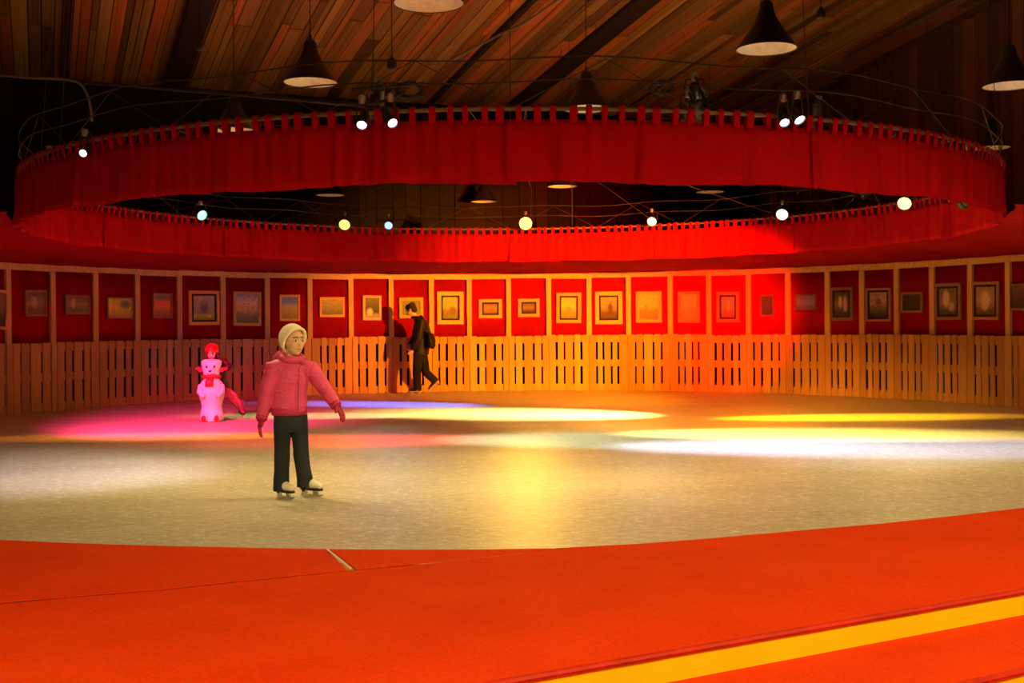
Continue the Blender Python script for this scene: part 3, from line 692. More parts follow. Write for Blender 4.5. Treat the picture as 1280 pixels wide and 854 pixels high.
def far_pos(px, py, dr=0.22):
    D = on_circle(px, RR - dr); return at(px, py, D)
def near_pos(px, py, dr=0.0):
    D = on_circle(px, RR - dr, False); return at(px, py, D)
G = ground
# far side of the ring, facing the viewer
spot(far_pos(251, 268), G(620, 562), (0.35, 1.0, 0.75), 0.004, 30, 0.9, (0.22, 1.0, 0.60), 1.7, 'green-glowing spotlight at the left end of the far side of the ring')
spot(far_pos(431, 280), G(330, 560), (1.0, 0.45, 0.05), 0.01, 25, 0.9, (1.0, 0.60, 0.07), 3.0, 'round yellow spotlight under the ring beside a blue one', size=0.10)
spot(far_pos(486, 281), G(400, 560), (0.60, 0.70, 1.0), 0.006, 30, 1.0, (0.18, 0.42, 1.0), 2.2, 'blue-white spotlight under the ring beside a yellow one', size=0.075)
spot(far_pos(657, 279), G(662, 650), (1.0, 0.55, 0.05), 0.011, 34, 1.0, (1.0, 0.55, 0.04), 8, 'brightest yellow spotlight at the middle of the far side', size=0.12, soft=0.03)
spot(far_pos(815, 276), G(760, 560), (0.40, 1.0, 0.78), 0.004, 30, 1.0, (0.12, 1.0, 0.55), 1.8, 'green-glowing spotlight right of the middle of the far side')
spot(far_pos(978, 267), G(880, 560), (1.0, 0.30, 0.2), 0.008, 25, 0.9, (1.0, 0.50, 0.32), 4, 'pinkish white spotlight on the right part of the far side', size=0.10)
spot(far_pos(1131, 253), G(1010, 590), (1.0, 0.6, 0.2), 0.008, 30, 0.95, (1.0, 0.58, 0.15), 4, 'warm yellow spotlight at the right end of the far side', size=0.10)
# near side of the ring, bodies above the tabs
spot(near_pos(106, 190, -0.10), (-3.5, 3.0, 0), (1.0, 0.9, 0.9), 0.004, 30, 0.8, (1.0, 0.95, 0.95), 4, 'white-lensed spotlight alone at the left end of the near curtains', size=0.036)
spot(near_pos(453, 152, -0.12), (-1.2, 5.6, 0), (1.0, 0.85, 0.70), 0.01, 50, 0.9, (1.0, 0.97, 0.92), 4, 'white spotlight leftmost in the tangle of cables on the near ring', size=0.042)
spot(near_pos(466, 146, 0.12), G(500, 540), (1.0, 0.6, 0.3), 0.02, 30, 1.0, (1.0, 0.70, 0.30), 3, 'small amber spotlight between two white ones on the near ring', size=0.05)
spot(near_pos(488, 150, -0.12), (1.0, 5.6, 0), (1.0, 0.85, 0.70), 0.01, 50, 0.9, (1.0, 0.97, 0.92), 4, 'white spotlight on the cable tangle beside the dark cable coil', size=0.042)
spot(near_pos(474, 128, 0.2), G(440, 540), (1.0, 0.85, 0.45), 0.02, 30, 1.0, (1.0, 0.8, 0.5), 2, 'dark spotlight topmost in the cable tangle on the near ring', size=0.06)
spot(near_pos(860, 143, 0.14), G(700, 519), (1.0, 0.66, 0.12), 0.30, 30, 1.0, (1.0, 0.75, 0.3), 4, 'paired amber spotlight, the one nearer the middle of the ring', size=0.06)
spot(near_pos(877, 143, 0.14), G(1050, 524), (1.0, 0.42, 0.01), 0.35, 30, 1.0, (1.0, 0.75, 0.3), 4, 'paired amber spotlight, the one nearer the plank wall', size=0.06)
spot(near_pos(868, 122, 0.25), G(860, 510), (1.0, 0.30, 0.01), 0.45, 40, 1.0, (1.0, 0.8, 0.5), 2, 'dark spotlight standing above the amber pair on the near ring', size=0.075)
spot(near_pos(979, 149, -0.10), (2.4, 6.2, 0), (1.0, 0.9, 0.8), 0.01, 40, 1.0, (1.0, 1.0, 1.0), 4, 'bright white spotlight poking through the tabs right of the amber pair', size=0.042)
spot(near_pos(996, 145, -0.10), (3.6, 7.0, 0), (1.0, 0.9, 0.8), 0.01, 40, 1.0, (1.0, 0.97, 0.95), 3, 'wide white spotlight beside the brightest one on the right near ring', size=0.05)
spot(near_pos(1024, 150, 0.16), G(1080, 566), (0.70, 0.74, 1.0), 0.16, 60, 1.0, (0.8, 0.9, 1.0), 2, 'dark spotlight rightmost of the white group on the near ring', size=0.06)
# inside the near curtains, hidden from the entrance: colour washes for the ice and for the far wall
def inner(a, z=2.72): return polar(RR - 0.35, a, z)
HID = 'spotlights hidden inside the near curtains'
def side(a, z=3.22): return polar(RR - 0.30, a, z)
SID = 'spotlights on the sides of the ring'
spot(side(1.44), G(680, 518), (1.0, 0.74, 0.20), 6.0, 25, 1.0, (1.0, 0.8, 0.4), 3, 'pale yellow spotlight on the right side of the ring, third from the back', grp=SID)
spot(side(1.20), G(490, 506), (0.14, 0.20, 1.0), 2.0, 13, 1.0, (0.3, 0.4, 1.0), 3, 'blue spotlight on the right side of the ring, rearmost', grp=SID)
spot(side(1.32), G(405, 520), (1.0, 0.85, 0.35), 0.8, 10, 1.0, (1.0, 0.9, 0.5), 3, 'cream spotlight on the right side of the ring, second from the back', grp=SID)
spot(side(-1.40), G(1050, 522), (1.0, 0.50, 0.01), 2.8, 8.5, 1.0, (1.0, 0.6, 0.1), 3, 'deep yellow spotlight on the left side of the ring, rearmost', grp=SID)
spot(side(-1.88), G(1060, 559), (0.50, 0.62, 1.0), 1.5, 16, 1.0, (0.6, 0.7, 1.0), 3, 'icy blue spotlight on the left side of the ring, frontmost', grp=SID)
spot(inner(-2.05), G(245, 530), (1.0, 0.03, 0.17), 1.8, 60, 1.0, (1.0, 0.1, 0.2), 3, 'magenta wash spotlight hidden inside the leftmost near curtain', grp=HID)
spot(side(1.68), G(212, 546), (1.0, 0.30, 0.02), 1.0, 8, 1.0, (1.0, 0.4, 0.1), 3, 'orange spotlight on the right side of the ring, fourth from the back', grp=SID)
spot(side(1.80), G(450, 551), (1.0, 0.03, 0.01), 1.1, 15, 1.0, (1.0, 0.2, 0.1), 3, 'scarlet spotlight on the right side of the ring, frontmost', grp=SID)
spot(inner(-2.70), G(60, 592), (0.95, 0.80, 0.88), 0.42, 70, 1.0, (1.0, 0.9, 1.0), 3, 'pale violet spotlight hidden inside the near curtains left of the cable coil', grp=HID)
spot(side(-1.72), G(735, 550), (0.30, 1.0, 0.72), 0.55, 20, 1.0, (0.4, 1.0, 0.7), 3, 'sea-green spotlight on the left side of the ring, second from the front', grp=SID)
spot(inner(3.05), G(790, 604), (1.0, 0.42, 0.03), 0.25, 40, 1.0, (1.0, 0.5, 0.1), 3, 'dim orange spotlight hidden inside the middle near curtain', grp=HID)
spot(side(-1.56), G(985, 543), (1.0, 0.74, 0.14), 3.4, 12, 1.0, (1.0, 0.8, 0.3), 3, 'golden spotlight on the left side of the ring, second from the back', grp=SID)
spot(inner(1.83, 2.74), polar(RW, -0.04, 1.2), (1.0, 0.28, 0.0), 1.75, 40, 1.0, (1.0, 0.6, 0.1), 3, 'amber wash spotlight hidden inside the rightmost curtain', grp=HID)
spot(inner(2.50, 2.70), polar(RW, 0.49, 1.45), (1.0, 0.0, 0.0), 3.0, 18, 1.0, (1.0, 0.1, 0.05), 3, 'red wash spotlight hidden inside the near curtains on the right', grp=HID)
spot(inner(2.20, 2.70), polar(RR, 0.34, 2.75), (1.0, 0.02, 0.01), 1.7, 26, 1.0, (1.0, 0.1, 0.05), 3, 'second red wash spotlight hidden inside the near curtains', grp=HID)
for a, wd in ((-2.62, 'left'), (3.12, 'middle'), (2.35, 'right')):
    spot(inner(a, 2.78), polar(5.0, a, 0), (1.0, 0.74, 0.26), FLOOD, 150, 1.0, (1.0, 0.8, 0.5), 3, 'added warm fill floodlight, unseen, inside the ' + wd + ' near curtain, aimed at the ice', grp=HID)  # unseen floods added to raise the overall warm light on the ice

# ------------------------------------------------------------------ cables, coils, small fixtures
def cable(pts, r, label, mat='cable', name='cable', sub=6):
    P = [Vector(p) for p in pts]; out = []
    for i in range(len(P) - 1):
        p0, p1, p2, p3 = P[max(i - 1, 0)], P[i], P[i + 1], P[min(i + 2, len(P) - 1)]
        for k in range(sub):
            t = k / sub; out.append(0.5 * ((2 * p1) + (p2 - p0) * t + (2 * p0 - 5 * p1 + 4 * p2 - p3) * t * t + (3 * p1 - p0 - 3 * p2 + p3) * t ** 3))
    out.append(P[-1]); bm = bmesh.new(); tube(bm, out, r, 7)
    o = mesh(name, bm, MT[mat], None, True); tag(o, label, 'cable'); return o
cable([at(-20, 92, 12.2), at(30, 97, 12.2), at(85, 100, 12.2), at(103, 108, 12.2), at(112, 128, 12.2), at(115, 152, 12.25)], 0.014, 'grey conduit bending down towards the left end of the ring', 'conduit')
cable([at(105, 104, 12.0), at(160, 107, 11.8), at(215, 112, 11.6), at(290, 118, 11.2), at(360, 124, 10.8), at(440, 131, 10.2), at(490, 136, 9.6)], 0.017, 'long sagging black cable running from the conduit to the lamp tangle')
def coil(px, py, D, R, label, n=4):
    c_ = at(px, py, D); bm = bmesh.new(); pts = []
    for k in range(n * 16 + 1):
        a = 2 * PI * k / 16; r = R * (1 + 0.12 * math.sin(k * 1.7)); pts.append(c_ + Vector((r * math.cos(a), 0.02 * math.sin(k * 0.6), r * 0.55 * math.sin(a) + 0.01 * math.sin(k))))
    tube(bm, pts, 0.011, 6); o = mesh('cable_coil', bm, MT['cable'], None, True); tag(o, label, 'cable coil'); return o
coil(512, 113, 9.3, 0.105, 'flat black cable coil hung beside the white spotlights')
coil(827, 110, 9.4, 0.085, 'rounder black cable coil hung alone above the near curtains')
cable([at(430, 128, 9.3), at(455, 130, 9.2), at(480, 127, 9.2), at(505, 115, 9.25)], 0.014, 'short black cable looping through the white spotlight tangle')
cable([at(440, 112, 9.25), at(470, 110, 9.2), at(500, 108, 9.2), at(530, 104, 9.25)], 0.012, 'thin black cable stretched just above the flat coil')
def small_fixture(px, py, D, label):
    p = at(px, py, D); root = empty('hanging_socket', p)
    bm = bmesh.new(); lathe(bm, [(0.022, -0.045), (0.04, -0.035), (0.042, 0.02), (0.02, 0.045), (0.012, 0.06)], 14); mesh('housing', bm, MT['black'], root, True)
    bm = bmesh.new(); tube(bm, [(0, 0, 0.055), (0, 0, roofz(p.x, p.y) - p.z)], 0.004, 5); mesh('cord', bm, MT['cable'], root)
    tag(root, label, 'lamp socket')
small_fixture(249, 58, 11.5, 'small black socket hanging against the dark roof beam')
small_fixture(1026, 17, 10.5, 'small black socket hanging beside the big right-hand pendant lamp')
small_fixture(490, 80, 9.6, 'small black socket hanging above the flat cable coil')
# rod with a bent end crossing the roof
cable([at(560, 78, 13.5), at(625, 43, 13.0), at(655, 29, 12.7), at(700, -2, 12.2)], 0.014, 'grey conduit slanting up across the plank roof', 'conduit')

# ------------------------------------------------------------------ people
def ell(bm, c, s, fwd, upv=(0, 0, 1), u=20, v=14):
    """Ellipsoid with half sizes s = (across, along fwd, up)."""
    f = Vector(fwd).normalized(); r = f.cross(Vector(upv)).normalized(); u2 = r.cross(f)
    ball(bm, Vector(c), s, u, v, basis(r, f, u2))
def limb(bm, pts, rad, n=14): tube(bm, pts, rad, n, round_caps=True)
def hand(bm, wrist, d, normal, thumb, size=0.15, curl=0.5, grow=0.0):
    """Palm, four unequal fingers and a thumb leaving the side of the palm; d: pointing direction, normal: palm side, thumb: thumb side."""
    wrist = Vector(wrist); d = Vector(d).normalized(); nrm = Vector(normal); nrm = (nrm - d * nrm.dot(d)).normalized(); th = Vector(thumb); th = (th - d * th.dot(d) - nrm * th.dot(nrm)).normalized()
    L_ = size; pw = L_ * 0.23
    tube(bm, [wrist - d * L_ * 0.08, wrist + d * L_ * 0.15, wrist + d * L_ * 0.48], [(pw * 0.72 + grow, L_ * 0.10 + grow), (pw + grow, L_ * 0.105 + grow), (pw + grow, L_ * 0.085 + grow)], 12, round_caps=True, ref=th)
    fr = L_ * 0.058 + grow
    for k, ln in enumerate((0.44, 0.50, 0.46, 0.36)):
        b = wrist + d * L_ * 0.48 + th * pw * (0.78 - 0.52 * k)
        a1, a2, a3 = curl * 0.6, curl * 1.5, curl * 2.2
        l1, l2, l3 = ln * L_ * 0.45, ln * L_ * 0.32, ln * L_ * 0.23
        dd = lambda a: d * math.cos(a) + nrm * math.sin(a) + th * 0.06 * (1.5 - k)
        p1 = b + dd(a1) * l1; p2 = p1 + dd(a2) * l2; p3 = p2 + dd(a3) * l3
        tube(bm, [b - d * 0.01, p1, p2, p3], [fr * 1.05, fr, fr * 0.92, fr * 0.8], 8, round_caps=True)
    b = wrist + d * L_ * 0.12 + th * pw * 0.7
    td = (d * 0.72 + th * 0.62 + nrm * 0.3 * (0.4 + curl)).normalized()
    tube(bm, [b - td * 0.006, b + td * L_ * 0.2, b + td * L_ * 0.2 + (td * 0.8 + d * 0.4 + nrm * curl * 0.5).normalized() * L_ * 0.17], [fr * 1.3, fr * 1.15, fr * 0.9], 8, round_caps=True)
def head_shape(bm, c, f, upv, k=1.0, young=False):
    f = Vector(f).normalized(); upv = Vector(upv); upv = (upv - f * upv.dot(f)).normalized(); r = f.cross(upv)
    P = lambda a, b, z: Vector(c) + r * a * k + f * b * k + upv * z * k
    ell(bm, P(0, -0.010, 0.022), (0.070 * k, 0.088 * k, 0.080 * k), f, upv)          # skull
    ell(bm, P(0, 0.022, -0.030), (0.056 * k, 0.058 * k, 0.072 * k), f, upv)          # face
    ell(bm, P(0, 0.046, -0.084), (0.026 * k, 0.026 * k, 0.020 * k), f, upv)          # chin
    for s in (-1, 1):
        ell(bm, P(0.033 * s, 0.052, -0.030), (0.024 * k, 0.022 * k, 0.024 * k), f, upv)   # cheeks
        ell(bm, P(0.071 * s, -0.012, -0.008), (0.010 * k, 0.020 * k, 0.030 * k), f, upv)  # ears
        if not young: ell(bm, P(0.026 * s, 0.070, 0.022), (0.022 * k, 0.011 * k, 0.008 * k), f, upv)    # brow
    if young:
        ell(bm, P(0, 0.030, -0.035), (0.060 * k, 0.052 * k, 0.066 * k), f, upv); ell(bm, P(0, 0.082, -0.024), (0.012 * k, 0.012 * k, 0.012 * k), f, upv)
    else: tube(bm, [P(0, 0.074, 0.012), P(0, 0.086, -0.010), P(0, 0.096, -0.028)], [0.008 * k, 0.010 * k, 0.012 * k], 8, round_caps=True)  # nose
    for s in () if young else (-1, 1): ell(bm, P(0.010 * s, 0.084, -0.030), (0.008 * k, 0.009 * k, 0.007 * k), f, upv)
    ell(bm, P(0, 0.076, -0.056), (0.022 * k, 0.010 * k, 0.008 * k), f, upv)           # lips
    return P
def face_parts(root, P, f, upv, k, lips, eye=(0.02, 0.012, 0.01), brows=(0.12, 0.06, 0.03)):
    em = plain('eye_dark', eye, 0.25); wm = plain('eye_white', (0.75, 0.70, 0.62), 0.4); bmn = plain('brow_hair', brows, 0.8); lm = plain('lips', lips, 0.5)
    for s in (-1, 1):
        bm = bmesh.new(); ell(bm, P(0.027 * s, 0.0735, 0.002), (0.015 * k, 0.006 * k, 0.0075 * k), f, upv, 12, 8); e = mesh('eye', bm, wm, root, True)
        bm = bmesh.new(); ell(bm, P(0.028 * s, 0.0765, 0.002), (0.0075 * k, 0.005 * k, 0.0072 * k), f, upv, 12, 8); mesh('iris', bm, em, e, True)
        bm = bmesh.new(); tube(bm, [P(0.012 * s, 0.081, 0.026), P(0.027 * s, 0.080, 0.030), P(0.043 * s, 0.067, 0.024)], 0.0035 * k, 6, round_caps=True); mesh('eyebrow', bm, bmn, root, True)
    bm = bmesh.new(); tube(bm, [P(-0.020, 0.079, -0.055), P(-0.007, 0.0855, -0.053), P(0.007, 0.0855, -0.053), P(0.020, 0.079, -0.055)], [(0.003 * k, 0.003 * k), (0.005 * k, 0.005 * k), (0.005 * k, 0.005 * k), (0.003 * k, 0.003 * k)], 6, round_caps=True); mesh('mouth', bm, lm, root, True)
def skate(root, heel, d, boot_mat, sole_mat, ln=0.215, pitch=0.0, shaft=0.10, lean=(0, 0, 1), name='skate'):
    """heel: point on the ice below the heel; d: toe direction (horizontal)."""
    o = empty(name); o.parent = root; o.location = heel
    d = Vector(d).normalized(); s = Vector((d.y, -d.x, 0)); z = Vector((0, 0, 1))
    R = Quaternion(s, pitch).to_matrix()
    P = lambda a, b, c_: R @ (d * a * ln + s * b * ln + z * c_)
    h0 = 0.062
    bm = bmesh.new()
    tube(bm, [P(0.10, 0, h0 + 0.035), P(0.35, 0, h0 + 0.040), P(0.62, 0, h0 + 0.034), P(0.90, 0, h0 + 0.026)], [(0.15 * ln, 0.036), (0.155 * ln, 0.040), (0.18 * ln, 0.036), (0.13 * ln, 0.024)], 14, round_caps=True, ref=s)
    tube(bm, [P(0.14, 0, h0 + 0.03), P(0.16, 0, h0 + 0.08), P(0.15, 0, h0 + 0.08 + shaft * 0.6)], [(0.16 * ln, 0.21 * ln), (0.17 * ln, 0.20 * ln), (0.18 * ln, 0.21 * ln)], 14, ref=s)
    b = fuse('boot', bm, 0.005, boot_mat, o, 4)
    bm = bmesh.new()
    out = [(-0.02, 0.10), (0.05, 0.135), (0.3, 0.125), (0.55, 0.17), (0.8, 0.17), (0.98, 0.10), (1.03, 0.0)]
    poly = [(a, w_) for a, w_ in out] + [(a, -w_) for a, w_ in out[-2::-1]]
    lo_, hi_ = [], []
    for a, w_ in poly: lo_.append(bm.verts.new(P(a, w_, h0 - 0.010))); hi_.append(bm.verts.new(P(a, w_, h0 + 0.004)))
    bm.faces.new(lo_); bm.faces.new(hi_[::-1])
    for k in range(len(poly)): bm.faces.new((lo_[k], lo_[(k + 1) % len(poly)], hi_[(k + 1) % len(poly)], hi_[k]))
    tube(bm, [P(0.10, 0, h0), P(0.10, 0, h0 - 0.026)], [(0.11 * ln, 0.11 * ln), (0.10 * ln, 0.10 * ln)], 10, ref=s)
    bmesh.ops.recalc_face_normals(bm, faces=bm.faces[:]); mesh('sole', bm, sole_mat, o)
    bm = bmesh.new(); n = 12; pr = []
    for k in range(n + 1):
        a = -0.06 + 1.14 * k / n; cz = 0.003 + 0.022 * max(0, (a - 0.85) / 0.25) ** 2; pr.append((a, cz))
    for sgn in (1,):
        A_ = [bm.verts.new(P(a, 0.010, c_)) for a, c_ in pr]; B_ = [bm.verts.new(P(a, 0.010, 0.020 + c_ * 0.3)) for a, c_ in pr]
        A2 = [bm.verts.new(P(a, -0.010, c_)) for a, c_ in pr]; B2 = [bm.verts.new(P(a, -0.010, 0.020 + c_ * 0.3)) for a, c_ in pr]
        for k in range(n):
            bm.faces.new((A_[k], A_[k + 1], B_[k + 1], B_[k])); bm.faces.new((A2[k + 1], A2[k], B2[k], B2[k + 1]))
            bm.faces.new((B_[k], B_[k + 1], B2[k + 1], B2[k])); bm.faces.new((A_[k + 1], A_[k], A2[k], A2[k + 1]))
        bm.faces.new((A_[0], B_[0], B2[0], A2[0])); bm.faces.new((A_[n], A2[n], B2[n], B_[n]))
    for a in (0.12, 0.70): tube(bm, [P(a, 0, h0 - 0.01), P(a, 0, 0.018)], [(0.018, 0.03), (0.006, 0.035)], 8, ref=s)
    bmesh.ops.recalc_face_normals(bm, faces=bm.faces[:]); mesh('blade', bm, plain('blade_steel', (0.62, 0.60, 0.56), 0.3, 0.7), o)
    bm = bmesh.new()
    for k in range(4):
        a = 0.30 + 0.08 * k; zz = h0 + 0.088 - 0.012 * k
        tube(bm, [P(a, 0.11, zz - 0.012), P(a, 0.0, zz), P(a, -0.11, zz - 0.012)], 0.0035, 6)
    mesh('laces', bm, plain('lace_white', (0.8, 0.76, 0.66), 0.7), o)
    return o
def jacket_mat(name, col, wr=0.5):
    m, nt, b = new_mat(name); mp = mapping(nt, (1, 1, 1.6))
    n1 = noise(nt, mp, 14, 4, 0.6); n2 = noise(nt, mp, 4, 3)
    c = ramp(nt, n2, [(0.3, tuple(x * 0.85 for x in col)), (0.7, tuple(min(1, x * 1.12) for x in col))])
    nt.links.new(c, b.inputs['Base Color']); b.inputs['Roughness'].default_value = 0.55; b.inputs['Specular IOR Level'].default_value = 0.3
    bump(nt, b, n1, wr, 0.02); return m
SKIN = plain('skin', (0.70, 0.42, 0.28), 0.55, var=0.05)

def build_girl():
    base = ground(365, 622); s = F / base.y
    Q = lambda px, py, y=0.0: Vector(((px - 365) / s, y, (622 - py) / s))
    f = Vector((0.42, -0.91, 0)).normalized(); r = Vector((f.y, -f.x, 0))                 # her right side is at image left
    fh = Vector((0.72, -0.69, -0.04)).normalized()
    hc = Q(367.5, 426, -0.01)
    shR, elR, wrR = Q(345, 459, -0.055), Q(335.5, 495, -0.075), Q(331.5, 521, -0.11)
    shL, elL, wrL = Q(388, 462, 0.055), Q(405, 487, 0.07), Q(420, 507, 0.03)
    hipR, knR, anR = Q(354.5, 523, -0.02), Q(354.5, 568, -0.045), Q(352.5, 606, -0.025)
    hipL, knL, anL = Q(373.5, 523, 0.03), Q(376, 568, 0.02), Q(379.5, 603, 0.06)
    dR, dL = (wrR - elR).normalized(), (wrL - elL).normalized()
    bm = bmesh.new()
    P = head_shape(bm, hc, fh, (0, 0, 1), 1.10, True)
    limb(bm, [Q(364, 462), Q(365.5, 446), hc - Vector((0, 0, 0.05))], [0.050, 0.043, 0.043])
    tube(bm, [Q(363, 522), Q(362.5, 505), Q(363, 478), Q(364.5, 461), Q(365, 453)], [(0.100, 0.075), (0.105, 0.078), (0.125, 0.085), (0.115, 0.072), (0.06, 0.05)], 18, round_caps=True, ref=r)
    for sh, el, wr in ((shR, elR, wrR), (shL, elL, wrL)): limb(bm, [Q(365, 461), sh, el, wr], [0.045, 0.043, 0.034, 0.024])
    for hp, kn, an in ((hipR, knR, anR), (hipL, knL, anL)): limb(bm, [hp, kn, an], [0.052, 0.042, 0.032])
    hand(bm, wrR, dR, (0.9, 0.2, 0), (0.2, -1, 0), 0.150, 0.30); hand(bm, wrL, dL, (-0.4, 0, -0.9), (-0.2, -1, 0.3), 0.150, 0.30)
    body = fuse('person', bm, 0.0045, SKIN, None, 3); body.location = base
    face_parts(body, P, fh, (0, 0, 1), 1.10, (0.60, 0.20, 0.16))
    pink = jacket_mat('pink_jacket', (0.66, 0.062, 0.21), 0.8); pinkd = jacket_mat('pink_band', (0.52, 0.03, 0.13), 0.4)
    bm = bmesh.new()
    tube(bm, [Q(362.5, 516), Q(362, 508), Q(362, 490), Q(363, 474), Q(365, 461), Q(365.5, 452), Q(366, 447)], [(0.135, 0.105), (0.146, 0.115), (0.143, 0.112), (0.150, 0.112), (0.130, 0.095), (0.085, 0.08), (0.072, 0.072)], 20, ref=r)
    for sh, el, wr, k in ((shR, elR, wrR, 1), (shL, elL, wrL, 1)):
        tube(bm, [Q(365, 464), sh.lerp(Q(365, 462), 0.25), sh, sh.lerp(el, 0.5), el, el.lerp(wr, 0.55), wr], [0.07, 0.076, 0.071, 0.064, 0.058, 0.052, 0.045], 16)
    jk = fuse('jacket', bm, 0.006, pink, body, 5); jk['label'] = 'quilted pink winter jacket'
    bm = bmesh.new()                                    # hood lying round the neck
    ell(bm, Q(357, 449) - f * 0.055, (0.088, 0.062, 0.055), f); ell(bm, Q(353, 446) - f * 0.02, (0.045, 0.075, 0.05), f); ell(bm, Q(377, 452) - f * 0.01, (0.035, 0.065, 0.042), f)
    ring_c = Q(366, 449)
    tube(bm, [ring_c + r * 0.078 * math.cos(t) + f * 0.074 * math.sin(t) + Vector((0, 0, 0.012 - 0.02 * math.sin(t))) for t in [2 * PI * k / 20 for k in range(20)]], 0.030, 10, closed=True)
    fuse('hood', bm, 0.006, pink, jk, 6)
    bm = bmesh.new(); tube(bm, [Q(362.5, 518.5), Q(362.5, 510)], [(0.138, 0.108), (0.144, 0.114)], 24, ref=r); mesh('waistband', bm, pinkd, jk, True)
    for wr, d in ((wrR, dR), (wrL, dL)):
        bm = bmesh.new(); tube(bm, [wr - d * 0.02, wr + d * 0.012], [0.048, 0.044], 16); mesh('cuff', bm, pinkd, jk, True)
    bm = bmesh.new(); tube(bm, [Q(369, 512) + f * 0.108, Q(369, 490) + f * 0.115, Q(370, 474) + f * 0.113, Q(371, 458) + f * 0.10], 0.004, 6); mesh('zipper', bm, pinkd, jk)
    gm = jacket_mat('glove', (0.36, 0.012, 0.055), 0.2)
    for wr, d, nrm, th in ((wrR, dR, (0.9, 0.2, 0), (0.2, -1, 0)), (wrL, dL, (-0.4, 0, -0.9), (-0.2, -1, 0.3))):
        bm = bmesh.new(); hand(bm, wr, d, nrm, th, 0.150, 0.30, 0.0045); tube(bm, [wr - d * 0.01, wr + d * 0.03], [0.036, 0.033], 14); fuse('glove', bm, 0.004, gm, body, 2)
    jm = cloth('dark_jeans', (0.030, 0.038, 0.045), 300, var=0.35)
    bm = bmesh.new()
    tube(bm, [Q(363.5, 541), Q(363, 534), Q(363, 524), Q(362.5, 510)], [(0.085, 0.075), (0.118, 0.094), (0.128, 0.098), (0.122, 0.092)], 18, ref=r)
    for hp, kn, an in ((hipR, knR, anR), (hipL, knL, anL)):
        tube(bm, [hp + Vector((0, 0, 0.03)), hp - Vector((0, 0, 0.03)), hp.lerp(kn, 0.5), kn + Vector((0, 0, 0.03)), kn, kn.lerp(an, 0.5), an + Vector((0, 0, 0.02)), an - Vector((0, 0, 0.045))], [0.068, 0.071, 0.066, 0.061, 0.063, 0.059, 0.063, 0.064], 16)
    fuse('trousers', bm, 0.0055, jm, body, 3)['label'] = 'dark blue jeans'
    # beanie cut open round the face
    wool = cloth('cream_wool', (0.92, 0.88, 0.62), 90, var=0.10)
    n = (fh * 0.86 + Vector((0, 0, -0.50))).normalized()
    bm = bmesh.new(); ell(bm, hc + Vector((0, 0, 0.018)) - fh * 0.004, (0.102, 0.116, 0.118), fh, (0, 0, 1), 28, 20)
    pc = hc + Vector((0, 0, 0.018)) + n * 0.030
    bmesh.ops.bisect_plane(bm, geom=bm.verts[:] + bm.edges[:] + bm.faces[:], plane_co=pc, plane_no=n, clear_outer=True)
    loop = [e for e in bm.edges if e.is_boundary]; pts = []
    if loop:
        v0 = loop[0].verts[0]; cur = v0; used = set()
        while True:
            pts.append(cur.co.copy()); nx = next((e for e in cur.link_edges if e.is_boundary and e not in used), None)
            if not nx: break
            used.add(nx); cur = nx.other_vert(cur)
            if cur is v0: break
    hat = mesh('hat', bm, wool, body, True); hat['label'] = 'cream knitted cap'
    sm = hat.modifiers.new('t', 'SOLIDIFY'); sm.thickness = 0.016; sm.offset = -1
    bm = bmesh.new(); tube(bm, pts[::2], 0.0115, 8, closed=True); mesh('hat_rim', bm, wool, hat, True)
    white = plain('white_boot', (0.92, 0.90, 0.80), 0.5, var=0.05); sole = plain('black_sole', (0.02, 0.016, 0.014), 0.6)
    fs = Vector((0.68, -0.73, 0))
    skate(body, Q(346.5, 0, 0).to_3d() * 0 + Vector(((347 - 365) / s, 0.02, 0.0)), fs, white, sole, 0.215)
    skate(body, Vector(((375 - 365) / s, 0.11, 0.0)), Vector((0.80, -0.60, 0)), white, sole, 0.215, pitch=0.0)
    tag(body, 'girl in pink jacket, jeans and cream cap skating with arms held out', 'person')
build_girl()

